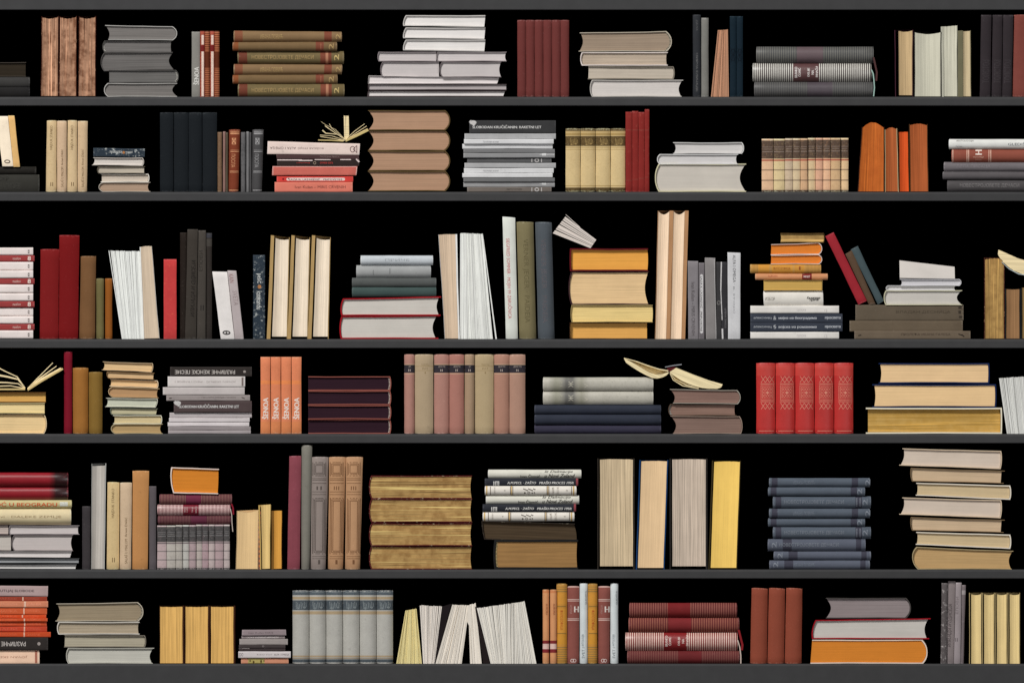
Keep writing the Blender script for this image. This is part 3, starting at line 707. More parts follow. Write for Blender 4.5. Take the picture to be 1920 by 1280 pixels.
poly_book('open_book', [
    ('cover', cmat((198, 178, 120)), [leaf([(596.5, 262.8), (620, 263.3), (644, 264.6)], 2, 2), leaf([(648, 264.5), (668, 255), (690.5, 243.5)], 3, 4.6)], .004, .1),
    ('pages', cr, [leaf([(648, 263), (629, 243), (610, 234), (602, 228)][::-1], .4, .9), leaf([(646, 262), (632, 249), (622, 241), (617.5, 232.5)][::-1], 1.0, .7), leaf([(648, 263), (630, 250.5), (616, 241), (609.5, 236)][::-1], 1.8, .7), leaf([(648, 263), (632, 252), (611, 250), (604.5, 244.5)][::-1], 2.4, .7), leaf([(647, 263), (622, 255), (600, 253.5)][::-1], 1.1, .7), leaf([(646, 264), (625, 260), (600.5, 256.3)][::-1], .8, 1.2),
                  [(644.6, 217), (648, 217.5), (647.4, 262), (645.6, 262)], [(649, 217.3), (653.8, 217.6), (654.6, 256), (649, 263), (647.2, 260)], leaf([(650, 260), (665, 246), (683.5, 232.5)], 1.1, .9), leaf([(650, 262), (668, 249), (687.5, 236.5)], 1.1, 1), leaf([(649, 262.5), (668, 252.5), (689, 241.5)], 2.2, 1)], .0065, .096)],
    'small open book with spread leaves on pink stack, second shelf', 'open books lying on stacks')
G = 'large brown books stacked on the second shelf'; P = 'large brown stack, second shelf'
for k in range(4):
    En((690, 207+38*k, 844, 245+38*k-.4), 'R', (96, 78, 48), (176, 140, 114), lt('large brown edged book with round spine', k, P), G, rnd=9, hol=9, over=1.5, bt=1.4, st=.1, blot=.1)
G = 'grey magazines and books stacked on the second shelf'; P = 'grey paperback stack, second shelf'
def sk(q, label, G, col, tb):
    x0, y0, y1 = q[0], q[1], q[3]
    return Sp(q, col, label, G, kind=PB, t=[('SLOBODAN KRUČIČANIN: RAKETNI LET', tb, 0, (222, 220, 218), dict(bold=.025))], d=[('torn_patch', (205, 202, 200), [('d', x0+7, y0+4, 6.5, 4), ('l', x0+1, y0+1, x0+10, y0+9, 5)])])
sk((880, 226, 1042, 250), lt('dark grey RAKETNI LET book', 0, P), G, (58, 58, 59), (886, 234.6, 1015, 241))
def strip(q, col, label, G, P=None, **k): return Sp(q, col, label, G, kind=PB, wear=.3, streak=.15, wcol=tuple(max(0, c-60) for c in col), **k)
gl = [(871, 250.6, 1042, 260.8, 168, 'mid grey booklet'), (870, 261, 1038, 270, 214, 'pale grey booklet'), (867, 270, 1036, 279.3, 208, 'whitish booklet'), (869, 279.6, 1040, 286.6, 118, 'dark streaked booklet'), (869, 287, 1040, 296, 142, 'streaked grey booklet'), (876, 296.2, 1034, 305.2, 88, 'dark booklet with ring emblem'),
      (871, 305.5, 1042, 315, 168, 'mid grey booklet'), (870, 315.3, 1038, 324.6, 206, 'bluish white booklet'), (867, 324.8, 1036, 333, 212, 'whitish booklet'), (869, 333.4, 1040, 341, 112, 'dark streaked booklet'), (869, 341.4, 1040, 350.8, 146, 'streaked grey booklet'), (876, 351, 1034, 359.8, 108, 'dark booklet with ring emblem')]
for k, (a, b, c, e, g_, nm) in enumerate(gl):
    dd = []; tt = []
    if k in (5, 11): dd = [('ring_emblem', (200, 196, 194), [('o', 1006.5, (b+e)/2, 4.2, 3.8, 1.6), ('r', 996.5, b+.8, 998, e-.8), ('r', 1014.5, b+.8, 1016, e-.8)])]
    if k in (4, 10): dd = [('white_rule', (222, 222, 222), [('r', 1012, b+2.2, 1040, b+3.2), ('r', 1016, b+.6, 1024, b+5)])]
    if k in (1, 7): tt = [('Књижевне новине', (906, b+3, 935, b+6.6), 0, (150, 150, 152))]
    if k == 11: tt = [('антологија', (950, b+2, 978, b+6), 0, (60, 55, 52))]
    col = (g_, g_, g_+1) if k < 11 else (112, 104, 98)
    strip((a, b, c, e), col, lt(nm, k+1, P), G, d=dd, t=tt)
G = 'cream spines with dark labels on the second shelf'; P = 'four cream labelled spines, second shelf'
def lab_spine(q, col, dk, gd, label, G, s=1.0, fr=0):
    x0, y0, x1, y1 = q; h = y1-y0
    Y = lambda a: y0+h*a/119
    return Sp(q, col, label, G, R=3, marble=.25, wcol=tuple(c-40 for c in col), bands=[(y0, Y(5), dk), (Y(5.6), Y(7), gd), (Y(8), Y(13.5), gd), (Y(14.5), Y(33), dk), (Y(35), Y(36.2), gd), (Y(39), Y(40), gd), (Y(107), Y(108.4), gd), (Y(111), y1+1, dk)],
       d=[('gilt_ornament', gd, [('l', x0+9+i*2.6, Y(18+(i*7)%4), x0+9.6+i*2.6, Y(27+(i*5)%6), .9) for i in range(6)]+[('d', x0+11, Y(30), 2, 1.2), ('d', x0+19, Y(29), 2.6, 1.5)])])
r0 = lab_spine((1060.5, 241, 1088, 359.8), (212, 187, 138), (92, 74, 46), (172, 144, 92), ll('cream book with dark brown label', 0, P), G)
for k in range(1, 4): dup(r0, 28.2*k, 0, ll('cream book with dark brown label', k, P))
G = 'worn crimson spines on the second shelf'; P = 'worn crimson group, second shelf'
for k, (a, b, y) in enumerate(((1173, 1184.8, 210), (1185, 1196.8, 208.5), (1197, 1208.6, 210.5), (1208.8, 1217.4, 205))):
    Sp((a, y, b, 359.8), (132, 42, 38), ll('thin worn crimson book', k, P), G, R=.8, wear=.5, wcol=(168, 84, 70), d=[('worn_line', (150, 72, 62), [('r', a+.5, 243.5, b-.5, 244.7), ('r', a+.5, 338-2*k, b-.5, 339-2*k)])])
G = 'white paged books stacked on the second shelf'; P = 'white hardcover stack, second shelf'
En((1262, 267, 1395, 288.5), 'R', (222, 220, 218), (203, 200, 198), lt('smallest white book', 0, P), G, rnd=4, hol=3, over=2, bt=1.3, st=.05)
En((1232, 289, 1384, 308.5), 'L', (222, 221, 220), (206, 203, 202), lt('middle white book', 1, P), G, rnd=5, hol=2, over=2, bt=1.3, st=.05)
En((1228, 307, 1399, 359.8), 'L', (208, 202, 168), (202, 195, 185), lt('thick white paged book', 2, P), G, rnd=7, hol=10, over=2, bt=1.8, st=.05)
def set10(xs, y0, y1, G, P, cols, dk, ln, nm):
    h = y1-y0
    for k, (a, b) in enumerate(zip(xs, xs[1:])):
        t = y0+(2 if k < 2 else 1 if k < 5 else 0)*.8; Y = lambda f: t+(y1-t)*f
        c = cols[k % len(cols)]
        Sp((a+.25, t, b-.25, y1), c, ll(nm, k, P), G, R=1.2, marble=.3, wcol=tuple(v-45 for v in c), bands=[(t, Y(.025), tuple(min(255, v+5) for v in c)), (Y(.03), Y(.375), dk), (Y(.39), Y(.42), ln), (Y(.575), Y(.6), tuple((u+v)//2 for u, v in zip(dk, c))), (Y(.77), Y(.795), tuple((u+v)//2 for u, v in zip(dk, c))), (Y(.965), y1+1, dk)],
           d=[('gilt_rules', tuple(min(255, v+58) for v in dk), [('r', a+1.5, Y(.15), b-1.5, Y(.16)), ('r', a+2.5, Y(.19), b-2.5, Y(.20)), ('r', a+1.5, Y(.235), b-1.5, Y(.25))])])
G = 'slim two tone spines on the second shelf'; P = 'ten two tone spines, second shelf'
set10([1428, 1450, 1471.5, 1486.5, 1500.5, 1514.5, 1529, 1543, 1557.5, 1576, 1591], 259, 359.8, G, P, [(228, 188, 152), (218, 196, 150), (206, 184, 156), (214, 192, 156), (212, 172, 134), (216, 190, 150), (222, 172, 142), (232, 186, 150), (212, 176, 134), (230, 196, 152)], (90, 73, 62), (176, 96, 78), 'cream book with brown top')
G = 'orange edged books standing on the second shelf'; P = 'four orange edged books, second shelf'
O1 = (196, 104, 44)
Fo(Q(1616, 238, 1658, 238, 1658, 359.8, 1608, 359.8), (64, 36, 26), O1, ll('widest orange book with domed top', 0, P), G, sag=-10, ot=1, btl=1, btr=1, hol=5, D=.13, stain=.25, scol=(140, 60, 24), st=.24)
Fo(Q(1659, 243, 1682, 241, 1685, 359.8, 1659.5, 359.8), (196, 170, 130), (174, 94, 52), ll('rusty brown book with pale covers', 1, P), G, sag=-4, ot=1, btl=1, btr=1.4)
Fo(Q(1684.5, 248, 1703, 247, 1705, 359.8, 1686, 359.8), (90, 60, 30), (216, 88, 38), ll('brightest orange book', 2, P), G, sag=0, ot=0, btl=.7, btr=.7)
Fo(Q(1704.5, 233, 1739, 233, 1741, 359.8, 1706, 359.8), (84, 56, 32), (176, 94, 52), ll('brown orange round topped book', 3, P), G, sag=-3, ot=2, btl=1.4, btr=1)
G = 'books stacked at the right end of the second shelf'; P = 'mixed stack, second shelf right end'
Sp((1779, 261, 1990, 279.5), (222, 222, 218), lt('white book with black lettering', 0, P), G, R=4, t=[('ANTOLOGIJA', (1793, 262.5, 1826, 266.5), 0, (90, 80, 70)), ('ČETIRI', (1792, 273, 1804, 276), 0, (130, 130, 128), dict(name='author')), ('GLEDIŠTA', (1890, 267, 1935, 273), 0, (70, 78, 88), dict(name='author'))])
Sp((1784, 280, 1990, 304.5), (140, 78, 64), lt('red brown book with white H', 1, P), G, R=5, t=[('H', (1829, 281.5, 1841, 290), 90, (240, 222, 210), dict(bold=.05, name='emblem')), ('HISTORIJA', (1825, 293.5, 1845, 296.8), 0, (222, 180, 160)), ('DRUGA', (1829, 298, 1840, 300.6), 0, (205, 160, 140), dict(name='number'))],
   d=[('gilt_bands', (236, 196, 176), [('r', 1786, 281, 1787.4, 304), ('r', 1812.4, 281, 1813.8, 304), ('r', 1815.6, 281, 1817, 304), ('r', 1853.6, 281, 1854.8, 304), ('r', 1857, 281, 1858.4, 304)])])
Sp((1769.5, 304, 1990, 321.5), (112, 107, 110), lt('grey book with faint gilt title', 2, P), G, R=3.5, t=[('ДЕЛА ПИСАЦА', (1793, 309, 1857, 316), 0, (140, 134, 138))])
Sp((1767.5, 322, 1990, 336.5), (92, 88, 90), lt('plain grey book', 3, P), G, R=3)
Sp((1776, 337, 1990, 359.8), (80, 77, 78), lt('dark grey book with pale title', 4, P), G, R=5, t=[('НОВЕСТРОЈОВЕТЕ ДЕЧАСИ', (1800, 344, 1911, 352), 0, (136, 132, 132))])

# ======== third shelf
G = 'white and red magazines stacked on the third shelf'; P = 'white and red stack, third shelf'
ys = [464, 479, 490.8, 507, 522, 533.3, 549.6, 564.8, 576.6, 592.8, 607.3, 619, 635.3]
for k, (a, b) in enumerate(zip(ys, ys[1:])):
    red = k in (1, 4, 7, 10); m = (a+b)/2
    nm = 'thin brick red magazine' if red else 'white magazine'
    if k in (0, 1): pass
    Sp((-110, a, 64.5 if red else 62, b-.3), (152, 62, 62) if red else (228, 217, 213), lt(nm, k, P), G, kind=PB, R=2.5, streak=.06,
       t=[('naslov', (24, m-3, 39, m+2), 0, (228, 200, 190)), ('8', (52, m-4.5, 57.5, m+3.5), 0, (240, 225, 215), dict(name='number', bold=.04))] if red else [('8', (52, m-3.5, 55.5, m+4), 90, (70, 60, 56), dict(name='number'))])
G = 'red and brown upright books on the third shelf'
Sp(Q(76, 467, 111, 467, 109.5, 635.3, 74.5, 635.3), (124, 27, 28), 'plain wine red book beside the white and red magazines', G, R=2.5, blot=.08)
Sp(Q(111.5, 440.5, 149, 441, 146.5, 635.3, 110, 635.3), (118, 21, 23), 'taller deep red book, third shelf left part', G, R=2.5, blot=.08)
Sp(Q(151.5, 480, 180, 480, 178.5, 635.3, 148.5, 635.3), (118, 84, 54), 'brown cloth book right of the tall deep red book', G, R=4, blot=.16)
Sp((180.5, 522, 195, 635.3), (110, 102, 66), 'short olive green book, third shelf', G, R=4)
Sp((197, 522, 210.5, 635.3), (146, 86, 34), 'short orange brown book beside the olive green one', G, R=4)
G = 'loosely fanned white books on the third shelf'
fan_book(Q(207, 470, 263, 471, 268, 635.3, 229, 635.3), (236, 238, 234), 'fanned white paperback leaning right, third shelf left part', G, n=24, ft=.93, fb=1, parts=[(Q(203.5, 470, 205, 470, 230, 635.3, 228.5, 635.3), 1, 1, 1)])
Fo(Q(262, 463, 284.5, 461.5, 299, 634.5, 268, 635.3), (236, 235, 230), (214, 194, 170), 'peach paged book with white cover leaning on fanned paperback', G, btl=2, btr=.4, ot=0, sag=-1, kind=PB, st=.12)
Sp((307, 486, 331, 635.3), (196, 64, 64), 'bright red scuffed paperback standing alone, third shelf', 'single upright books', kind=PB, wear=.55, wcol=(222, 110, 80))
G = 'black worn books upright on the third shelf'; P = 'black worn group, third shelf'
Sp((337.5, 436, 351, 635.3), (36, 29, 25), ll('dark brown torn book', 0, P), G, R=2, wear=.5, wcol=(82, 76, 70), streak=.3)
Sp(Q(351.5, 430, 371, 430, 368, 635.3, 347, 635.3), (60, 55, 50), ll('grey black book with slanted lettering', 1, P), G, R=1, wear=.3, wcol=(84, 80, 74), t=[('ИЛИЈАДА И ОДИСЕЈА', (358, 488, 367, 594), 90, (40, 36, 33), dict(shear=.4, bold=.02))])
Sp(Q(371.5, 432, 386, 432, 385.5, 635.3, 368.5, 635.3), (70, 65, 60), ll('dull grey book', 2, P), G, R=1, t=[('ЕПОВИ', (373, 470, 380, 508), 90, (48, 44, 40)), ('II', (376, 572, 382, 582), 0, (44, 40, 38), dict(name='number'))])
Sp((387, 437, 397.5, 635.3), (48, 43, 40), ll('narrow black banded book', 3, P), G, R=1.5, wear=.4, wcol=(84, 78, 72), bands=[(448, 462, (66, 62, 58)), (437, 446, (56, 56, 62))])
G = 'leaning pale paperbacks on the third shelf'
Sp(Q(398, 509, 426, 509.5, 440, 635.3, 414, 635.3), (228, 223, 220), 'leaning white paperback with dark oval emblem, third shelf', G, kind=PB, d=[('oval_emblem', (40, 36, 36), [('o', 424.6, 623.5, 7.6, 4.2, 2.6), ('d', 424.6, 623.5, 1.6, 1.4)])])
Sp(Q(426.4, 507, 443, 507.5, 457, 635.3, 440.4, 635.3), (182, 171, 171), 'narrow grey pink paperback leaning against the emblem paperback', G, kind=PB, t=[('KAIN', (430, 514, 438, 530), -90, (160, 118, 116), dict(name='author')), ('SVETA', (437, 545, 446, 572), -90, (164, 148, 148))])
kat((474.5, 478, 497, 635.3), 'scratched navy KATMANDU paperback upright left of cream fore edges', 'single upright books', -90, (480, 513, 492, 531), (481, 546, 491, 580), (486.5, 537.5, 3.4, 3.6))
G = 'cream fore edges in gold covers on the third shelf'; P = 'three gold fore edges, third shelf'
r0 = Fo(Q(508, 441, 543, 445, 539, 635.3, 500, 635.3), (176, 146, 96), (238, 222, 200), ll('cream fore edge in gold cover', 0, P), G, btl=6.5, btr=1.2, sag=2, ot=4, ob=4.5, hol=6, gl=3, st=.12, streak=.25)
dup(r0, 38.5, 0, ll('cream fore edge in gold cover', 1, P)); dup(r0, 77, 0, ll('cream fore edge in gold cover', 2, P))
G = 'books stacked on two red hardcovers on the third shelf'; P = 'red hardcover stack, third shelf'
Sp((676, 479, 812, 497), (192, 198, 203), lt('light blue grey book', 0, P), G, R=3.5, marble=.3, wcol=(160, 166, 172), t=[('ПРИЧЕ', (722, 485, 768, 489.5), 0, (160, 165, 170))])
Sp((668, 497.3, 808, 521), (156, 158, 158), lt('silver grey cloth book', 1, P), G, R=5, streak=.1, d=[('faint_rules', (128, 130, 130), [('r', 699, 506, 700.6, 515), ('r', 730, 503, 732, 513)])])
Sp((660, 520.8, 818, 538), (84, 87, 86), lt('charcoal cloth book', 2, P), G, R=2.5, streak=.12)
Sp((660, 538.4, 818, 556.4), (64, 80, 78), lt('dark green grey cloth book', 3, P), G, R=2.5, streak=.16)
En(Q(640, 559.5, 827, 555.5, 826, 592, 637, 592), 'L', (156, 22, 32), (203, 198, 190), lt('white paged book in red boards', 4, P), G, rnd=3, hol=4, over=4, bt=2.3, st=.04)
En(Q(637, 592.5, 824, 591, 822, 635.3, 636, 635.3), 'L', (156, 22, 32), (203, 198, 190), lt('thicker white paged book in red boards', 5, P), G, rnd=3, hol=6, over=6, bt=2.4, st=.04)
G = 'leaning pale fore edges on the third shelf'
Fo(Q(822, 440, 857, 439, 862, 635.3, 834, 635.3), (238, 237, 234), (214, 190, 164), 'peach fore edge with white cover leaning right of red hardcovers', G, btl=.4, btr=3, ot=0, sag=-.5, kind=PB, st=.14)
fan_book(Q(863, 437, 905, 438.5, 924, 635.3, 862, 635.3), (234, 235, 230), 'fanned white paperback widening towards the foot, middle of third shelf', G, n=25, ft=1, fb=.93, parts=[(Q(904, 439, 906, 440, 932, 635.3, 929, 635.3), 1, 1, 1)])
G = 'tall leaning spines on the third shelf'
Sp(Q(942, 406, 966, 408, 971, 635.3, 948.5, 635.3), (217, 220, 212), 'tall white leaning book with red MOJIH 99 ZARUČNICA lettering', G, R=2, bands=[], t=[('SIEGFRIED SOMMER · MOJIH 99 ZARUČNICA', (949, 447, 959.5, 597), -90, (196, 52, 62), dict(bold=.01))])
Sp(Q(968.5, 415.5, 1000, 416, 1005.5, 635.3, 974, 635.3), (124, 115, 84), 'tall olive leaning book with embossed lettering', G, R=5, streak=.14, t=[('VERNER JEGER · PAIDEIA', (980, 448, 992, 605), -90, (108, 99, 70), dict(bold=0))])
Sp(Q(1003.5, 416, 1034.5, 416.5, 1040, 635.3, 1009, 635.3), (80, 86, 92), 'tall slate blue leaning book with embossed lettering', G, R=5, streak=.14, t=[('VERNER JEGER · PAIDEIA', (1013, 448, 1025, 605), -90, (104, 98, 102), dict(bold=0))])
G = 'books stacked in the middle of the third shelf'; P = 'tall yellow paged stack, third shelf'
fan_book(((1036.5, 437.5), (1060, 406), (1118, 449.5), (1107, 465.3)), (216, 206, 198), 'small white fanned booklet tilted on the yellow paged stack', 'loose booklets', n=9, ft=.9, fb=1, D=.08, st=.08, topj=.5, parts=[(((1060.5, 402.5), (1061.2, 402), (1088, 426), (1087, 427)), 1, 1, 1)])
En((1068, 465.6, 1215, 508.5), 'L', (98, 22, 28), (236, 168, 78), lt('orange paged book in dark red boards', 0, P), G, rnd=.8, hol=-1, over=1, bt=2.6, rec=.009, st=.08)
En((1066, 508.5, 1217, 571.5), 'L', (62, 40, 44), (230, 196, 148), lt('thickest cream paged book', 1, P), G, rnd=5, hol=6, over=2, bt=2, rec=.005, st=.14)
En((1070, 571.5, 1224, 604), 'L', (188, 166, 112), (236, 208, 140), lt('yellow paged book', 2, P), G, rnd=2, hol=-1, over=1, bt=.8, rec=.006, st=.16)
En((1068, 604.3, 1214, 635.3), 'L', (70, 44, 28), (230, 172, 92), lt('orange paged book half in shade', 3, P), G, rnd=.6, hol=0, over=1, bt=.9, rec=.014, st=.08)
G = 'tall cream fore edges on the third shelf'
r0 = Fo(Q(1233.5, 395, 1262.5, 395, 1256, 635.3, 1228, 635.3), (184, 138, 98), (244, 216, 186), 'left of the two tallest cream fore edges, third shelf', G, btl=.8, btr=7, sag=6, ot=1, ob=0, hol=4, st=.14, streak=.25)
dup(r0, 28.6, 0, 'right of the two tallest cream fore edges, third shelf')
G = 'grey paperbacks upright on the third shelf'; P = 'grey paperback row, third shelf'
Sp(Q(1289.5, 489, 1309, 489.5, 1309.5, 635.3, 1290.5, 635.3), (132, 127, 130), ll('grey paperback with dark title', 0, P), G, kind=PB, t=[('Ivan Kušan – MIRIS CRVENIH', (1296.5, 529, 1303, 629), -90, (84, 78, 80), dict(bold=0))])
Sp((1310, 492.5, 1321, 635.3), (112, 107, 110), ll('narrow grey paperback with white title capsule', 1, P), G, kind=PB, d=[('title_panel', (222, 220, 220), [('r', 1312.6, 517, 1318.2, 622), ('d', 1315.4, 517, 2.8, 3), ('d', 1315.4, 622, 2.8, 3)])], t=[('LAZA K. LAZAREVIĆ · PRIPOVETKE', (1313.2, 518, 1317.6, 621), -90, (60, 56, 58), dict(bold=.02))])
Sp(Q(1321.5, 483, 1341, 483.5, 1342.5, 635.3, 1323.5, 635.3), (136, 132, 131), ll('plain taller grey paperback', 2, P), G, kind=PB, wear=.3, d=[('pale_rim', (196, 193, 192), [('l', 1340.2, 486, 1341.8, 635, 1.3)])])
Sp((1343, 491, 1352.5, 635.3), (58, 57, 58), ll('black paperback with faint ring', 3, P), G, kind=PB, wear=.4, wcol=(120, 118, 118), d=[('ring_emblem', (120, 118, 116), [('o', 1347.6, 567.5, 3.6, 4, 1.6)])])
Sp((1352.8, 491, 1363.6, 635.3), (52, 51, 54), ll('black paperback with white torn edge', 4, P), G, kind=PB, d=[('torn_edge', (214, 212, 212), [('l', 1352.6, 491, 1351.5, 545, 2.2), ('l', 1351.6, 545, 1354, 600, 1.6), ('l', 1354.4, 616, 1355, 635, 3)])], t=[('ЦРВЕНА ЛИНИЈА', (1358, 578, 1362, 615), -90, (130, 128, 130))])
Sp(Q(1364, 473, 1388.5, 474, 1388, 635.3, 1365, 635.3), (206, 206, 208), ll('whitish ALFA I OMEGA paperback', 5, P), G, kind=PB, t=[('ALFA I OMEGA ·', (1374, 478, 1379.5, 533), -90, (84, 84, 86)), ('B. STOJIĆ', (1374, 537, 1378.5, 588), -90, (150, 150, 154), dict(name='author'))])
G = 'tall colourful stack on the third shelf'; P = 'colourful stack, third shelf'
En((1463, 437, 1546, 455), 'R', (96, 72, 40), (184, 150, 92), lt('small gilt edged worn book', 0, P), G, rnd=1.5, hol=1, over=.5, bt=.6, st=.4, stain=.4, page_kw=dict(freq=240))
En(Q(1446, 458, 1541, 454.5, 1542, 477, 1445, 478), 'R', (234, 208, 196), (222, 128, 48), lt('orange edged book in white cover', 1, P), G, rnd=6, hol=0, over=.5, bt=1.2, st=.07)
En(Q(1446, 478.2, 1541, 476.5, 1542, 495.4, 1445, 495.4), 'R', (234, 208, 196), (222, 126, 48), lt('orange edged book in white cover', 2, P), G, rnd=6, hol=0, over=.5, bt=1.2, st=.07)
Sp((1406.5, 495.6, 1539.5, 512.4), (196, 146, 76), lt('ochre spine with brown lettering', 3, P), G, R=3, rib=(2.6, (126, 92, 44), .5, 1422, 1511), bands=[(1422, 1442, (206, 146, 62)), (1447, 1486, (206, 146, 62)), (1490, 1508, (200, 142, 62))], t=[('ФИЛОЗОФИЈА', (1450, 500.5, 1482, 506), 0, (150, 78, 40)), ('I', (1498, 499.5, 1501, 506), 0, (150, 78, 40), dict(name='number'))])
Sp((1416, 513, 1552, 524.6), (208, 146, 104), lt('slim salmon brown book', 4, P), G, R=3, bands=[(1504, 1522, (128, 44, 42))], t=[('AURORA', (1440, 515.5, 1458, 519.5), 0, (168, 70, 44), dict(name='author')), ('NOLIT', (1507, 516.5, 1519, 520.6), 0, (236, 214, 206), dict(bold=.04))])
En((1432, 525, 1542, 544.7), 'R', (184, 158, 100), (206, 168, 92), lt('gold edged paperback', 5, P), G, kind=PB, rec=.004, st=.1, blot=.2)
Sp(Q(1431, 545.4, 1543, 545, 1544, 572.8, 1432, 572.8), (228, 223, 214), lt('thick white book with black script emblem', 6, P), G, R=3, t=[('ИЗБОР', (1435, 557, 1453, 563), 0, (120, 112, 104)), ('Књижевне', (1513, 556, 1538, 560.5), 0, (30, 28, 28), dict(name='emblem', bold=.04, shear=.3)), ('приче', (1518, 560.5, 1535, 565), 0, (30, 28, 28), dict(name='emblem', bold=.04, shear=.3))])
for k, (a, b, navy) in enumerate(((573, 587.4, 0), (588, 604.6, 1), (605, 621, 1), (621.5, 635.3, 0))):
    m = (a+b)/2
    if navy: Sp((1407, a, 1579.5, b), (56, 61, 72), lt('navy paperback lettered %s' % ('просвета' if k == 1 else 'просвета'), 7+k, P), G, kind=PB, t=[('алексинац', (1413, m-2, 1447, m+2), 0, (200, 204, 210), dict(shear=.2, name='author')), ('&' if k == 1 else '§', (1450, m-4, 1455.5, m+3), 0, (205, 208, 212), dict(name='emblem')), ('мајке на београдима' if k == 1 else 'војска на романима', (1460, m-3, 1531, m+3), 0, (205, 208, 214), dict(bold=.03)), ('просвета', (1547, m-2.6, 1576, m+2.8), 0, (205, 208, 214), dict(bold=.03, name='publisher'))])
    else: Sp((1407, a, 1573, b), (224, 220, 214), lt('white paperback', 7+k, P), G, kind=PB, R=2, t=[('српска', (1494, m-1, 1511, m+4), 0, (190, 184, 184)), ('12', (1546, m-1, 1551, m+4), 0, (190, 184, 184), dict(name='number'))])
G = 'three books leaning on the brown books'
def lean(q, col, label): Sp(q, col, label, G, vert=True, R=1.5)
lean(Q(1547.5, 443, 1563, 435.5, 1625.5, 564, 1609.5, 571.2), (158, 42, 52), 'crimson book leaning left beside the colourful stack')
lean(Q(1585, 476.5, 1597, 469, 1641.5, 569.5, 1629, 570.8), (92, 72, 56), 'brown book leaning between the crimson and slate books')
lean(Q(1595, 468, 1608.5, 461, 1657, 564, 1646, 571), (70, 84, 88), 'slate teal book leaning right of the narrow brown book')
G = 'brown books and white books at the right of the third shelf'; P = 'white and brown stack, third shelf'
fan_book(Q(1686.5, 488, 1799, 501, 1799.5, 522.6, 1687, 521), (224, 217, 210), lt('wedge of warm white pages', 0, P), G, n=1, ft=1, fb=1, D=.12, st=.05)
En((1687, 523, 1802.5, 536), 'R', (218, 217, 220), (205, 203, 206), lt('small white book', 1, P), G, rnd=4, hol=2, over=2, bt=1, st=.05)
En((1661, 535, 1792, 545.2), 'L', (218, 217, 220), (208, 206, 206), lt('slim white book', 2, P), G, rnd=4, hol=2, over=1, bt=1, st=.05)
En((1657, 544, 1804, 572), 'L', (206, 202, 172), (202, 197, 190), lt('thick white paged book', 3, P), G, rnd=4, hol=8, over=2, bt=1.5, st=.05)
Sp((1604, 571.5, 1806.5, 600.6), (98, 87, 73), lt('thick brown book with faint title', 4, P), G, kind=PB, t=[('ВЛАДАН ДЕСНИЦА', (1680, 582, 1782, 588), 0, (80, 70, 58))], d=[('dark_stamp', (60, 52, 44), [('r', 1797, 574, 1803, 579), ('r', 1797, 582, 1802, 588), ('r', 1798, 592, 1804, 596)])])
Sp((1593, 601, 1805, 621.2), (104, 91, 75), lt('plain brown book', 5, P), G, kind=PB)
Sp((1602, 620.3, 1819.5, 635.3), (108, 95, 80), lt('brown book with dark bird emblem', 6, P), G, kind=PB, t=[('ПРОЛЕЋА ИВАНА ГАЛЕБА', (1690, 624.5, 1782, 629), 0, (72, 60, 50))], d=[('bird_emblem', (48, 40, 34), [('l', 1797, 626, 1804, 628.5, 2), ('l', 1803, 627, 1808, 631, 2.2), ('l', 1609, 629, 1615, 628, 2)])])
G = 'gilt and brown fore edges at the right end of the third shelf'
Fo((1845, 483, 1884, 635.3), (74, 40, 30), (188, 150, 90), 'tall gilt edged worn book near third shelf right end', G, btl=1.6, btr=1.8, sag=-2, ot=3, hol=4, st=.4, stain=.5, wear=.7, wcol=(190, 150, 110), page_kw=dict(freq=260))
Fo((1884.5, 541, 1914, 635.3), (30, 32, 32), (154, 116, 80), 'short brown fore edge between black boards', G, btl=2, btr=2.5, sag=.5, ot=1, st=.18)
Fo((1914.5, 539, 1948, 635.3), (34, 32, 28), (150, 122, 76), 'short dark fore edge cut by the photo edge', G, btl=2, btr=2, sag=0, ot=0, st=.18)
pgc = pmat((242, 222, 176), st=.2); pgw = pmat((226, 210, 186), st=.15)
poly_book('open_book', [
    ('pages', pgc, [[(1872, 468), (1890, 476), (1908, 484), (1935, 492), (1960, 500), (1960, 520), (1920, 515), (1900, 507), (1884, 493), (1875, 484), (1871, 477)],
                    leaf([(1880, 490), (1895, 503), (1912, 511), (1940, 516)], 1.2, 2.2)], .006, .11),
    ('cover', cmat((180, 190, 190)), [leaf([(1878, 491), (1892, 504), (1910, 513.5), (1945, 519)], 1, 2)], .004, .115)],
    'cream open book lying on the third shelf end fore edges', 'open books lying on stacks')

# ======== fourth shelf
G = 'yellow paged stack at the left end of the fourth shelf'; P = 'yellow paged stack, fourth shelf left end'
poly_book('open_book', [
    ('cover', cmat((210, 186, 128)), [leaf([(-60, 722), (-10, 729.5), (47, 729.5)], 3, 3), leaf([(52, 731), (80, 713), (118, 691)], 3, 3.4)], .003, .11),
    ('pages', pgc, [[(51, 729), (78, 708), (113, 689), (117, 691), (84, 712), (54, 731)], leaf([(-20, 680), (10, 696), (32, 706), (47, 727)], 2.2, 1.6), leaf([(-20, 700), (14, 706), (34, 711), (47, 728)], 4, 1.6), leaf([(-20, 716), (14, 717), (34, 719), (47, 728)], 2.4, 1.6), leaf([(-20, 724), (20, 723), (46, 728)], 2, 1.6),
                    leaf([(52, 728), (70, 709), (99, 680)], 1.8, 1.4), leaf([(52, 729), (74, 709), (106, 686)], 2.6, 1.4)], .0065, .104)],
    'open book with raised leaves at fourth shelf left end', 'open books lying on stacks')
En((-90, 735, 86, 754.5), 'L', (104, 70, 34), (216, 168, 92), lt('ochre paged book', 0, P), G, rnd=.5, hol=0, over=.5, bt=1.5, rec=.009, st=.08)
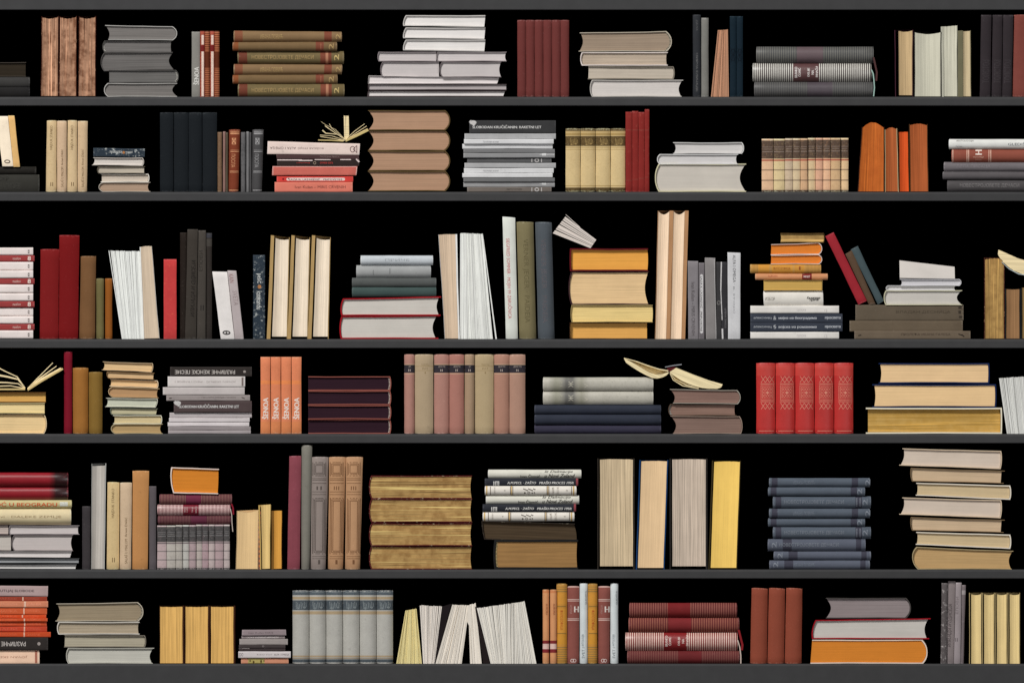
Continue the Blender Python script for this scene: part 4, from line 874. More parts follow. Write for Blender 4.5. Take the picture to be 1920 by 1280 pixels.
En((-90, 755, 84, 775), 'L', (206, 190, 140), (238, 214, 156), lt('slim cream paged book', 1, P), G, rnd=1, hol=0, over=.5, bt=1.2, rec=.004, st=.16)
En((-90, 775.3, 87.5, 812.8), 'R', (232, 208, 168), (232, 202, 150), lt('thick cream paged book', 2, P), G, rnd=5, hol=0, over=2, bt=1.2, st=.12)
G = 'tall narrow spines at the left of the fourth shelf'
Sp((120, 659, 135.5, 812.8), (122, 20, 38), 'tall narrow crimson book, fourth shelf', G, R=2.5, streak=.15)
Sp((136.5, 689, 165.5, 812.8), (158, 106, 50), 'golden brown cloth book right of the narrow crimson one', G, R=5, blot=.14)
Sp((166.5, 697, 192, 812.8), (132, 102, 48), 'olive gold cloth book right of the golden brown one', G, R=5, blot=.14)
G = 'eight page edged books stacked on the fourth shelf'; P = 'crooked cream stack, fourth shelf'
En(Q(193, 677.5, 288, 680.5, 286, 698, 191, 693.5), 'R', (212, 186, 150), (220, 188, 142), lt('cream hardcover', 0, P), G, rnd=2, hol=2, over=2, bt=1)
En(Q(199, 696, 290, 699, 289, 711.5, 201, 709), 'L', (142, 110, 74), (214, 180, 136), lt('cream tan book', 1, P), G, rnd=2, hol=0, over=2, bt=.9)
En(Q(206, 710, 297, 713, 297, 727.5, 205, 724), 'R', (232, 208, 176), (218, 184, 138), lt('cream book with pale boards', 2, P), G, rnd=2, hol=1, over=2, bt=1.2)
En(Q(202, 724.6, 299, 728, 297, 746, 204, 744.5), 'L', (200, 172, 132), (184, 146, 106), lt('brown edged book with round spine', 3, P), G, rnd=7, hol=2, over=2, bt=1)
En(Q(199, 745.5, 297, 747, 293, 764, 197, 762.5), 'R', (214, 212, 196), (196, 198, 180), lt('greenish white book', 4, P), G, rnd=2, hol=2, over=2, bt=1)
En(Q(206, 764, 296, 765.4, 293, 777.5, 207, 777), 'L', (110, 118, 104), (188, 180, 148), lt('khaki edged book', 5, P), G, rnd=2, hol=0, over=1, bt=1)
En((212, 778, 304, 794.4), 'R', (222, 218, 196), (204, 186, 144), lt('pale book with white spine', 6, P), G, rnd=2, hol=1, over=2, bt=1.3)
En((208, 794, 305, 812.8), 'L', (186, 172, 136), (178, 150, 106), lt('brown edged book with dark round spine', 7, P), G, rnd=7, hol=3, over=2, bt=1.1)
G = 'grey pink paperbacks stacked on the fourth shelf'; P = 'grey pink paperback stack, fourth shelf'
def raz(q, label, G, tb, dot, extra=()): return Sp(q, (50, 45, 43), label, G, kind=PB, t=[('РАЗЛИЧНЕ ЖЕНСКЕ ПЕСМЕ', tb, 180, (212, 204, 198), dict(bold=.02))], d=[('dot_emblem', (170, 160, 155), [('d',)+dot])]+list(extra))
raz((319, 687.5, 472, 705.5), lt('black book with upside down title', 0, P), G, (328, 693.5, 440.5, 701), (458.5, 696.5, 2.6, 2.4))
Sp((314.5, 705.5, 459.5, 725), (210, 203, 200), lt('pale paperback with worn right end', 1, P), G, kind=PB, t=[('JOVAN SKERLIĆ · PISCI I KNJIGE I', (328, 713, 442, 718), 180, (160, 148, 146), dict(bold=0))], d=[('worn_end', (120, 106, 102), [('r', 453, 707, 456.5, 723)])])
Sp((305.5, 725.6, 458.5, 740), (194, 186, 184), lt('plain grey paperback jutting left', 2, P), G, kind=PB)
Sp((312, 740.3, 468.5, 751), (152, 143, 141), lt('thin grey paperback with bird mark', 3, P), G, kind=PB, t=[('Пролећа Ивана Галеба', (378, 743, 442, 746.6), 0, (104, 94, 92), dict(bold=0))], d=[('bird_mark', (66, 54, 52), [('l', 453, 744.5, 459, 747, 1.6), ('l', 317, 746.6, 322, 746, 1.8)])])
sk((326, 751.4, 472, 773), lt('dark plum RAKETNI LET book', 4, P), G, (80, 67, 67), (336, 757.5, 448, 764.5))
for k, (a, b, c, e, g_, nm) in enumerate(((318, 773.3, 472, 782.8, 178, 'grey booklet'), (317, 783, 468, 791, 204, 'pale booklet'), (314.5, 791.2, 467, 799, 212, 'whitish booklet'), (315.5, 799.2, 470, 806, 142, 'streaked grey booklet'), (315.5, 806.2, 470, 812.8, 160, 'streaked pale booklet'))):
    strip((a, b, c, e), (g_+3, g_-5, g_-4), lt(nm, k+5, P), G)
G = 'orange books lettered ŠENOA on the fourth shelf'; P = 'four orange ŠENOA books, fourth shelf'
r0 = Sp((488.5, 669, 507, 812.8), (220, 132, 94), ll('orange book', 0, P), G, R=1.5, marble=.25, wcol=(186, 116, 80), bands=[(713, 720, (230, 138, 84)), (790, 813, (214, 132, 86))], t=[('ŠENOA', (491, 745.5, 503, 785), 90, (244, 232, 222), dict(bold=.04))])
for k in range(1, 4): dup(r0, 19.4*k, 0, ll('orange book', k, P))
G = 'dark edged books in brown boards on the fourth shelf'; P = 'dark edged stack, fourth shelf'
for k in range(4):
    En((578, 705.3+26.9*k, 733.5, 732+26.9*k), 'R', (150, 86, 76), (46, 26, 36), lt('dark edged book with frayed headband', k, P), G, rnd=2, hol=0, over=0, bt=1.6, hb=(216, 196, 184), st=.1)
G = 'pink and tan spines on the fourth shelf'; P = 'eight pink and tan spines, fourth shelf'
pk, tn = (174, 128, 116), (174, 154, 126)
bk = (52, 48, 54)
for k, (a, b, c, dk) in enumerate(((758, 777.4, pk, 1), (778, 812.6, tn, 0), (814, 841.6, pk, 1), (842.4, 870, (170, 118, 106), 1), (871.2, 889.6, (166, 140, 114), 1), (890.4, 925.6, (178, 158, 124), 0), (926.4, 954.4, (174, 130, 112), 1), (955, 985, (174, 136, 118), 1))):
    gt = (200, 170, 140)
    tt = [('ДОСТО', (a+8, 685.5, b-7, 689), 0, (196, 180, 168), dict(name='author')), ('II', ((a+b)/2-2, 692, (a+b)/2+2, 696), 0, (210, 194, 184), dict(name='number'))] if dk else [('ТОЛСТОЈ', (a+12, 682, b-8, 685.6), 0, (150, 128, 88), dict(name='author')), ('РАТ', (a+14, 689, b-10, 692), 0, (150, 128, 88)), ('I', ((a+b)/2+1, 697, (a+b)/2+3, 700), 0, (150, 128, 88), dict(name='number'))]
    Sp((a, 664, b, 812.8), c, ll(('pinkish book with black label' if c[0]-c[1] > 32 else 'tan book with black label') if dk else 'wide tan book without label', k, P), G, R=3.5, blot=.1, bands=[(682.6, 683.8, gt), (683.8, 698.6, bk), (699.6, 700.8, gt)] if dk else [(686, 687, (158, 136, 98)), (694, 695, (158, 136, 98))], t=tt, streak=.04)
G = 'silver and navy books stacked on the fourth shelf'; P = 'silver and navy stack, fourth shelf'
for k in range(2):
    Sp((1018, 707+25.7*k, 1225, 732.4+25.7*k), (184, 180, 168), lt('silver book with tarnished left part', k, P), G, R=3.5, marble=.35, wcol=(140, 138, 122), bands=[(1034, 1054, (150, 148, 132)), (1054, 1082, (98, 96, 92)), (1082, 1098, (152, 149, 134))], soft=.022, rough=.5, spec=.4, t=[('Ж', (1066, 714.5+25.7*k, 1075, 726+25.7*k), 90, (205, 200, 184), dict(name='emblem')), ('V', (1096, 719+25.7*k, 1103, 727+25.7*k), 90, (205, 200, 184), dict(name='number')), ('12', (1049, 714+25.7*k, 1054, 724+25.7*k), 90, (178, 174, 156), dict(name='number'))])
for k, (a, b) in enumerate(((759, 776.6), (777, 795.6), (796, 812.8))):
    Sp((1002, a, 1239.5, b), (48, 52, 64) if k < 2 else (54, 52, 68), lt('long plain navy book', 2+k, P), G, R=3, streak=.08)
G = 'brown edged books under the open book on the fourth shelf'; P = 'brown edged stack, fourth shelf'
En(Q(1256, 729, 1388, 731, 1389, 757.5, 1262, 756), 'R', (170, 164, 152), (136, 108, 98), lt('brown edged book with pale spine', 0, P), G, rnd=6, hol=5, over=1, bt=1.2)
En((1253, 757, 1381, 779), 'L', (92, 74, 62), (140, 112, 100), lt('brown edged book with striped headband', 1, P), G, rnd=4, hol=1, over=3, bt=1.1, hb=(205, 200, 190))
En(Q(1257, 779, 1391, 780, 1393, 812.8, 1262, 812.8), 'R', (168, 146, 132), (132, 108, 98), lt('thickest brown edged book', 2, P), G, rnd=4, hol=7, over=1, bt=1.1)
A1 = [(1169.5, 671), (1190, 677), (1206, 683.5), (1222, 688), (1240, 693), (1254, 696)]
poly_book('open_book', [
    ('pages', pmat((244, 226, 180), st=.24), [
        dict(ang=27, p=[(1169.5, 671), (1185, 679), (1205, 691), (1217, 698), (1230, 702), (1242, 701), (1253, 697), (1254, 699), (1250, 703), (1243, 707), (1232, 709.5), (1222, 708), (1210, 702.5), (1200, 697), (1184, 687), (1174, 680)]),
        dict(ang=24, dy=.03, p=[(1171, 672), (1192, 677.5), (1214, 685.5), (1236, 692.5), (1253, 696), (1242, 702), (1230, 703), (1217, 699), (1205, 692), (1185, 680)]),
        leaf([(1170, 671), (1192, 677), (1214, 685), (1236, 692), (1253, 695)], 1.2, 2.4),
        dict(ang=22, p=[(1268, 689), (1300, 702), (1330, 713), (1355, 720), (1352, 726), (1345, 728.6), (1330, 728.4), (1318, 727.2), (1304, 724), (1290, 719), (1278, 713.5), (1268, 707), (1261, 702), (1255.5, 697), (1262, 693)]),
        dict(ang=22, dy=.02, p=[(1256, 698), (1262, 711), (1272, 718), (1290, 725), (1318, 728), (1304, 722), (1280, 712), (1266, 703)]),
        leaf([(1256, 699), (1262, 712), (1280, 723), (1310, 728)], 1, 1.8), leaf([(1257, 699), (1266, 711), (1288, 722), (1330, 728.4)], 1, 1.4)], .006, .11),
    ('cover', cmat((150, 152, 158), spec=.5, rough=.4), [leaf([(1247, 688), (1262, 685), (1278, 683)], 1.4, 1.8)], .01, .108),
    ('spine_lining', cmat((82, 26, 30)), [[(1250, 690), (1264, 687.5), (1268, 689.5), (1257, 697.5), (1253, 696)]], .009, .108)],
    'open cream book lying face down across two stacks, fourth shelf', 'open books lying on stacks')
G = 'red embossed books on the fourth shelf'; P = 'five red ornamented books, fourth shelf'
x0 = 1418; rd, rg = (186, 46, 43), (226, 150, 128)
sh = []
for yy in (705, 755):
    for i in range(3):
        sh += [('l', x0+9+i*8, yy, x0+17+i*8, yy+12, .9), ('l', x0+17+i*8, yy, x0+9+i*8, yy+12, .9)]
sh += [('r', x0+8, 718.6, x0+34, 719.8), ('r', x0+8, 752, x0+34, 753.2), ('b', x0+8.5, 722, x0+33.5, 750, .8), ('b', x0+11, 725, x0+31, 747, .6)]+[('l', x0+12+i*4.6, 727+j*6.2, x0+16+i*4.6, 732+j*6.2, .7) for i in range(4) for j in range(3)]+[('l', x0+16+i*4.6, 727+j*6.2, x0+12+i*4.6, 732+j*6.2, .7) for i in range(4) for j in range(3)]+[('d', x0+21, 736, 2.2, 2.6), ('r', x0+5, 807, x0+33, 808)]
r0 = Sp((x0, 680, x0+35.8, 812.8), rd, ll('red ornamented book', 0, P), G, R=4, rough=.5, spec=.35, bands=[(684, 704, (196, 62, 54))], d=[('gilt_ornament', rg, sh)])
for k in range(1, 5): dup(r0, 36.5*k, 0, ll('red ornamented book', k, P))
G = 'large page edged books stacked at the right of the fourth shelf'; P = 'large page edge stack, fourth shelf right'
En((1647.5, 680.5, 1855.5, 718.5), 'R', (26, 42, 84), (238, 202, 154), lt('cream paged book in navy boards', 0, P), G, rnd=.8, hol=2, over=3, bt=2, rec=.004, st=.07)
En((1635.5, 720, 1868.5, 763.5), 'R', (24, 40, 80), (238, 202, 152), lt('larger book in navy boards', 1, P), G, rnd=1, hol=2, over=4, bt=2.2, rec=.004, st=.07)
En((1623.5, 764, 1879, 812.8), 'R', (236, 228, 204), (186, 146, 74), lt('gold edged book', 2, P), G, rnd=.5, hol=0, over=4, bt=2.6, rec=.012, st=.14, blot=.1, stain=.15, scol=(236, 205, 140))  # paler colour mixed into the gold page edge as a painted highlight
fan_book(Q(1873, 709, 1940, 704, 1945, 812.8, 1888, 812.8), (222, 222, 217), 'fanned white paperback cut by the photo edge, fourth shelf', 'fanned paperbacks', n=24, ft=.92, fb=1)

# ======== fifth shelf
G = 'mixed stack at the left end of the fifth shelf'; P = 'mixed stack, fifth shelf left end'
for k, (a, b) in enumerate(((885.5, 911), (911.5, 936.5))):
    Sp((-95, a, 128, b), (142, 26, 37), lt('glossy crimson book with dark end', k, P), G, R=8, bands=[(98, 160, (48, 18, 20))], soft=.02, spec=.5, rough=.35, bump=.05)
Sp((-95, 937, 134.5, 952.3), (196, 184, 136), lt('olive cream book with orange title', 2, P), G, R=3, t=[('NOĆ U BEOGRADU', (-20, 939.5, 107, 949), 0, (212, 92, 50), dict(bold=.03))], d=[('paper_label', (216, 218, 208), [('r', 112, 940.5, 127, 948.5)])])
Sp((-95, 953, 133.5, 983.5), (216, 200, 162), lt('cream book with thin brown title', 3, P), G, R=7, t=[('Svetovi · DALEKE ZEMLJE', (-30, 966, 115, 971.5), 0, (164, 138, 104), dict(bold=0))])
cv = (150, 142, 144)
En((-95, 984, 15.5, 1001.5), 'L', (96, 84, 84), (190, 176, 168), 'left grey beige book of the fifth layer, mixed stack, fifth shelf', G, rnd=1, hol=0, over=0, bt=1)
En((16.5, 984.3, 149, 1001.5), 'L', cv, (200, 192, 190), 'right whitish book of the fifth layer, mixed stack, fifth shelf', G, rnd=2, hol=1, over=2, bt=1, st=.06)
En((-95, 1002, 20.5, 1032), 'L', (96, 84, 84), (196, 188, 180), 'left book of the sixth layer, mixed stack, fifth shelf', G, rnd=1, hol=0, over=0, bt=1, st=.05)
En((21.5, 1002, 137, 1032.3), 'L', (120, 110, 110), (196, 187, 184), 'thick book with dark round spine, mixed stack, fifth shelf', G, rnd=5, hol=3, over=1, bt=1.1, st=.04)
En(Q(-95, 1033, 135, 1032.8, 131, 1044.6, -95, 1043.6), 'L', (190, 184, 182), (214, 208, 206), lt('white paperback', 6, P), G, kind=PB, st=.06)
En(Q(-95, 1045, 149, 1046, 148, 1055.5, -95, 1055.5), 'L', (72, 74, 76), (160, 162, 164), lt('thin grey book', 7, P), G, rnd=.5, hol=0, over=1, bt=1.2, st=.06)
En(Q(-95, 1057, 144, 1057, 142, 1066.8, -95, 1066.8), 'L', (90, 90, 92), (222, 219, 216), lt('thin white book', 8, P), G, rnd=.5, hol=0, over=1, bt=1.2, st=.06)
G = 'mixed upright books at the left of the fifth shelf'
Sp((154, 948.5, 170, 1066.8), (60, 56, 58), 'dark grey worn book right of mixed stack, fifth shelf', G, R=2, wear=.3, wcol=(110, 104, 104))
Fo(Q(172, 869, 199, 868, 196, 1066.8, 171, 1066.8), (186, 186, 182), (192, 186, 178), 'tall whitish fore edge, fifth shelf left part', G, btl=.6, btr=1.2, ot=4, sag=0, hol=7, st=.12)
haj(Q(201.5, 903, 224, 903.5, 223.5, 1066.8, 200, 1066.8), 0, '', 'x', (212, 186, 138), 1); o = list(COL.objects)
for q_ in o:
    if q_.get('label', '').endswith('of x'): q_['label'] = 'cream HAJDUK STANKO book beside tall whitish fore edge'; q_['group'] = G
haj(Q(225.5, 904, 247.5, 904, 246, 1066.8, 224.5, 1066.8), 0, '', 'x', (208, 182, 152), 0); o = list(COL.objects)
for q_ in o:
    if q_.get('label', '').endswith('of x'): q_['label'] = 'pinkish cream SALAŠ book left of the orange brown fore edge'; q_['group'] = G
Sp(Q(248.5, 882, 279.5, 882, 277, 1066.8, 248, 1066.8), (190, 136, 84), 'plain orange brown book, fifth shelf', G, R=2, blot=.06)
Sp((279.6, 911, 293, 1066.8), (90, 84, 87), 'narrow dark mauve book right of the orange brown one', G, R=1.5)
G = 'ribbed burgundy stack on the fifth shelf'; P = 'burgundy stack, fifth shelf'
En(Q(318, 875, 410.5, 878.5, 409, 926, 322, 924), 'L', (232, 212, 200), (214, 132, 46), lt('small orange edged book', 0, P), G, rnd=3, hol=-.5, over=1, bt=2, st=.07)
Sp((299, 926, 435, 945), (86, 36, 52), lt('dull ribbed burgundy book', 1, P), G, R=5, rib=(2.8, (150, 116, 100), .7, 349, 377), bands=[(349, 377, (110, 44, 66))])
Sp((295, 945.2, 432, 965.6), (104, 32, 46), lt('bright ribbed burgundy book with lettered label', 2, P), G, R=5, rib=(2.6, (236, 206, 200), 1, 343, 372), bands=[(343, 372, (122, 30, 46))], spec=.5, rough=.4,
   t=[('BRANKO', (345, 950, 348, 960), 90, (232, 200, 196)), ('ĆOPIĆ', (349, 950, 352, 960), 90, (232, 200, 196), dict(name='author')), ('DELIJE', (359.5, 950, 362.5, 960), 90, (232, 200, 196)), ('BIHAĆU', (365, 949, 369, 961), 90, (232, 200, 196))])
Sp((296, 965.8, 433, 982.6), (82, 38, 52), lt('dim ribbed burgundy book', 3, P), G, R=5, rib=(2.8, (128, 94, 86), .7, 358, 387), bands=[(358, 387, (96, 44, 62))])
r_ = [o for o in COL.objects if o.get('label') == lt('bright ribbed burgundy book with lettered label', 2, P)][0]
for col, pts, wd in (((200, 186, 176), [(432, 953), (434.5, 965), (435, 980), (436.5, 996)], 1.5), ((132, 30, 46), [(434, 944), (437, 952), (437.5, 964)], 3)):
    mb = MB(r_['cx'], r_['cy']); mb.grid([[(x-wd/2, y, .004), (x+wd/2, y, .0046)] for x, y in pts], smooth=True); mb.build('bookmark_ribbon', cmat(col, bump=.1), r_)
G = 'slim grey and pink spines on the fifth shelf'; P = 'ten grey pink spines, fifth shelf'
set10([294.5, 312.5, 329.5, 342.5, 354.5, 367.5, 379, 391, 403, 419, 431], 983, 1066.8, G, P, [(186, 166, 166), (182, 176, 168), (178, 172, 164), (186, 184, 178), (172, 152, 154), (178, 168, 162), (172, 148, 152), (190, 174, 172), (176, 154, 156), (188, 174, 172)], (76, 74, 74), (120, 108, 110), 'slim grey pink book')
G = 'yellow paged uprights on the fifth shelf'
Fo(Q(444, 957, 486, 955, 484, 1066.8, 442, 1066.8), (196, 168, 128), (232, 198, 146), 'wide cream fore edge left of the striped one, fifth shelf', G, btl=.7, btr=1, sag=4, ot=0, hol=4, st=.1)
Sp((484.8, 957, 489, 1066.8), (190, 110, 70), 'very thin orange booklet between yellow paged uprights', G, R=.8, rib=(9, (70, 62, 80), .8, 0, 0))
Fo(Q(484.5, 946.5, 508, 945, 506.5, 1066, 487.5, 1066.8), (196, 164, 96), (230, 198, 132), 'taller yellow fore edge with olive shaded left side', G, btl=2.5, btr=.7, gl=2, sag=0, ot=0, y0=.009, st=.12)
Fo(Q(509, 957, 529, 956.5, 528.5, 1066, 509, 1066.8), (120, 84, 36), (222, 162, 74), 'short ochre fore edge left of the pink spine', G, btl=4, btr=.6, sag=0, ot=0, st=.1)
G = 'framed spines on the fifth shelf'; P = 'three framed spines, fifth shelf'
Sp(Q(542.5, 854.5, 565, 854, 562, 1066.8, 538.5, 1066.8), (136, 70, 80), 'dusty pink cloth book left of the tall grey spine', G, R=2, streak=.12, wear=.2, wcol=(180, 130, 134))
Sp(Q(565.5, 834, 585.5, 834.5, 580.5, 1066.8, 565, 1066.8), (126, 123, 114), 'tallest narrow grey spine, fifth shelf', G, R=5, streak=.12)
def framed(q, col, ln, k):
    x0, x1 = (q[0][0]+q[3][0])/2, (q[1][0]+q[2][0])/2; w_ = x1-x0
    sh = [('b', x0+2.5+i*2.6, 866+i*2.6, x1-2-i*2.6, 892-i*2.6, 1.2) for i in range(3)]
    sh += [('b', x0+2.5+i*2.6, 933+i*2.6, x1-2-i*2.6, 1038-i*2.6, 1.2) for i in range(3)]
    sh += [('r', x0+2, yy, x1-1.5, yy+1) for yy in (896, 899, 905, 921, 926, 1042, 1046)]
    Sp(q, col, ll('book with nested gilt frames', k, P), G, R=4, blot=.1, d=[('gilt_frames', ln, sh)], t=[('III' if k else 'II', ((x0+x1)/2-5, 911, (x0+x1)/2+5, 918), 0, ln, dict(name='number')), ('I', ((x0+x1)/2-2, 1049, (x0+x1)/2+2, 1057), 0, ln, dict(name='volume'))])
framed(Q(584.5, 856, 616, 856, 610.5, 1066.8, 582.5, 1066.8), (144, 132, 126), (92, 82, 77), 0)
framed(Q(617, 856, 648.5, 856, 643, 1066.8, 615, 1066.8), (184, 142, 106), (122, 84, 56), 1)
framed(Q(649, 856, 680.5, 856, 675, 1066.8, 647, 1066.8), (186, 144, 108), (122, 84, 56), 2)
G = 'gilt edged books stacked on the fifth shelf'; P = 'gilt edged stack, fifth shelf'
for k, (a, b) in enumerate(((891, 934.5), (935, 978.5), (980.5, 1023), (1023.5, 1066.8))):
    En((692, a, 885, b), 'L', (92, 34, 34), (188, 152, 96), lt('gilt edged book in red boards', k, P), G, rnd=4, hol=2, over=1, bt=1.6, rec=.003, st=.3, stain=.7, scol=(134, 96, 54), wear=.7, wcol=(214, 190, 160), page_kw=dict(freq=300, hi=(226, 200, 130)))
G = 'lettered paperbacks stacked on the fifth shelf'; P = 'lettered stack, fifth shelf'
def dalm(x, y0, y1, k):
    Sp((x, y0, x+175, y1), (218, 216, 204), lt('cream Novi Zeland book', k, P), G, R=3, t=[('Ivan Čizmić', (x+61, y0+8.6, x+98, y0+15), 0, (44, 42, 40), dict(name='author', bold=.02)), ('Iz Dalmacije', (x+106, y0+1.2, x+159, y0+7), 0, (40, 34, 30), dict(shear=.35, bold=.03)), ('u Novi Zeland', (x+106, y0+8, x+163, y0+15), 0, (40, 34, 30), dict(shear=.35, bold=.03))])
def prask(x, y0, y1, k):
    Sp((x, y0, x+175, y1), (45, 47, 54), lt('navy PRAŠKI PROCES book', k, P), G, R=1.5, bands=[(x+171, x+176, (150, 70, 76))], t=[('A.M.PECL · ZAŠTO', (x+42, y0+5, x+96, y0+10.6), 0, (228, 226, 222), dict(shear=.25, bold=.045, name='author')), ('PRAŠKI PROCES 1950.', (x+102, y0+5, x+167, y0+10.8), 0, (228, 226, 222), dict(shear=.25, bold=.045))],
       d=[('publisher_logo', (224, 222, 218), [('r', x+16, y0+5.6, x+18, y1-.6), ('r', x+19.4, y0+5.6, x+21.2, y1-.6), ('r', x+22.6, y0+5.6, x+24, y1-.6), ('r', x+25.2, y0+5.6, x+27, y1-.6), ('r', x+19.4, y0+5.4, x+27, y0+6.8)])])
def gilt(x, y0, y1, k):
    br, gd = (92, 76, 62), (206, 176, 122); m = (y0+y1)/2
    sh = [('r', x+dx, y0+.8, x+dx+1.3, y1-.8) for dx in (10, 47.5, 52, 116, 119.5, 162)]
    Sp((x, y0, x+172, y1), (230, 224, 214), lt('white spine with gilt bands', k, P), G, R=3, bands=[(x+2, x+5, gd), (x+49, x+51.4, gd), (x+117.6, x+119, gd), (x+165, x+168, gd)], d=[('brown_bands', br, sh), ('flower_emblem', (70, 60, 52), [*[('d', x+73+i*2.3, m-3+((i*5)%4), 1.0+.4*(i%2), 1.1) for i in range(10)], ('d', x+75, m+4.4, 1.6, 1.6), ('o', x+82.5, m+4.2, 2.4, 2.4, .9), ('d', x+89, m+4.6, 1.3, 1.3), ('d', x+93, m+4, 1.3, 1.3)])],
       t=[('МИЛАН', (x+17, m-6, x+20, m+6), 90, (150, 140, 128), dict(name='author')), ('РАКИЋ', (x+126, m-6, x+130, m+6), 90, (150, 140, 128), dict(name='author')), ('ПЕСМЕ', (x+135, m-7, x+139, m+7), 90, (140, 130, 118)), ('*', (x+36, m-1.5, x+39, m+1.5), 0, (110, 100, 90), dict(name='star')), ('*', (x+152, m-1.5, x+156, m+1.5), 0, (110, 100, 90), dict(name='star'))])
dalm(915, 880, 896, 0); prask(909, 896.3, 910.2, 1); gilt(909, 910.5, 927.5, 2)
dalm(911, 928, 944.3, 3); prask(905, 944.6, 958.6, 4); gilt(905, 959, 976.3, 5)
En(Q(902, 975.5, 1078, 981, 1083, 1017.5, 907, 1010.5), 'L', (52, 44, 38), (76, 62, 46), lt('black book with dark brown edge', 6, P), G, rnd=1, hol=-2, over=2, bt=1.4, rec=.008, st=.25, wear=.6, wcol=(214, 200, 176))
En((925, 1011, 1084, 1066.8), 'L', (30, 30, 30), (160, 122, 76), lt('thick black book with brown page edge', 7, P), G, rnd=2, hol=1, over=2, bt=4, rec=.004, st=.2, hb=(206, 180, 120))
G = 'large fore edges on the fifth shelf'; P = 'four large fore edges, fifth shelf'
Fo((1120, 859, 1190, 1066.8), (48, 42, 36), (212, 190, 156), ll('widest khaki cream book', 0, P), G, btl=2, btr=3, gl=3, sag=-1, ot=2, ob=6, hol=5, st=.3, wear=.4, wcol=(110, 104, 96))
Fo(Q(1199, 862, 1253, 862, 1246, 1066.8, 1192, 1066.8), (26, 62, 108), (238, 204, 160), ll('smooth cream book in blue boards', 1, P), G, btl=2.4, btr=2, gl=1.5, sag=-.6, ot=2, ob=3, hol=3, st=.1)
Fo((1255.5, 859, 1326.5, 1066.8), (44, 40, 38), (208, 190, 172), ll('widest pinkish cream book', 2, P), G, btl=2, btr=3, gl=3, sag=-1, ot=2, ob=6, hol=5, st=.3, wear=.4, wcol=(110, 104, 96))
Fo(Q(1335, 863, 1389, 863, 1382, 1066.8, 1328, 1066.8), (62, 52, 28), (255, 213, 114), ll('bright yellow paged book', 3, P), G, btl=2.4, btr=1.4, gl=2, sag=-.6, ot=2, ob=3, hol=3, st=.07)
G = 'slate blue cloth books stacked on the fifth shelf'; P = 'slate blue stack, fifth shelf'
bl, bl2 = (86, 94, 105), (98, 106, 122); pl = (136, 142, 152); dk = (64, 64, 76)
def blue(k, q, ty):
    x0, y0, x1, y1 = q; m = (y0+y1)/2; h = y1-y0
    nm = ('slate blue book with short title', 'plain slate blue book', 'thick slate blue book with long title')[ty]
    tt = [('ИВАНА ПОВИЋ', (x0+45, m-3.5, x0+85, m+4.5), 0, (118, 126, 138))] if ty == 0 else [] if ty == 1 else [('НОВЕСТРОЈОВЕТЕ ДЕЧАСИ', (x0+22, m-4, x0+133, m+4), 0, (130, 136, 146))]
    xr = {0: 185, 1: 172, 2: 173}[ty]
    if k < 6: tt.append(digit(x0+xr, m, pl))
    else: tt.append(digit(x0+12, m, pl))
    Sp(q, bl if k < 6 else (90, 95, 108), lt(nm, k, P), G, R=4, streak=.14, bands=[(x0+5, x0+16, dk), (x0+155, x0+167, dk)] if k < 6 else [(x0+28, x0+45, dk), (x1-18, x1-8, dk)], t=tt, d=[('pale_rules', pl, [('r', x0+157, y0+3, x0+158.2, y1-3), ('r', x0+163, y0+3, x0+164.2, y1-3)])] if ty == 2 and k < 6 else [])
for k, (q, ty) in enumerate((((1442, 895.5, 1631, 912.6), 0), ((1440, 913, 1622, 929.3), 1), ((1449, 929.7, 1633, 952.3), 2), ((1442, 953, 1631, 970.6), 0), ((1440, 971, 1622, 986.8), 1), ((1449, 987.2, 1633, 1009.5), 2), ((1439.5, 1010, 1623, 1032.5), 2), ((1450.5, 1033, 1633, 1049.5), 1), ((1442.5, 1050, 1631, 1066.8), 0))): blue(k, q, ty)
G = 'tall cream stack at the right of the fifth shelf'; P = 'tall cream stack, fifth shelf'
for j, dy in ((0, 0), (3, 92)):
    En(Q(1692, 840+dy, 1879, 845+dy, 1878, 879+dy, 1686, 872+dy), 'R', (222, 200, 172), (214, 198, 182), lt('pinkish white paged book', j, P), G, rnd=2, hol=3, over=3, bt=1.5, st=.05)
    En(Q(1706, 876.5+dy, 1884, 882+dy, 1882, 906+dy, 1708, 902+dy), 'L', (132, 110, 82), (208, 182, 150), lt('tan paged book with dark board', 1+j, P), G, rnd=2, hol=0, over=6, bt=1.2, st=.09)
    En(Q(1718, 904.5+dy, 1896, 909.5+dy, 1896, 936.5+dy, 1717, 928.5+dy), 'R', (232, 222, 206), (206, 184, 146), lt('book in white boards', 2+j, P), G, rnd=2, hol=1, over=2, bt=2, st=.08)
En(Q(1709, 1024, 1900, 1032, 1897, 1066.8, 1712, 1066.8), 'L', (178, 160, 122), (194, 160, 112), lt('brown edged book with curled dark spine', 6, P), G, rnd=9, hol=5, over=2, bt=1.5, st=.1)

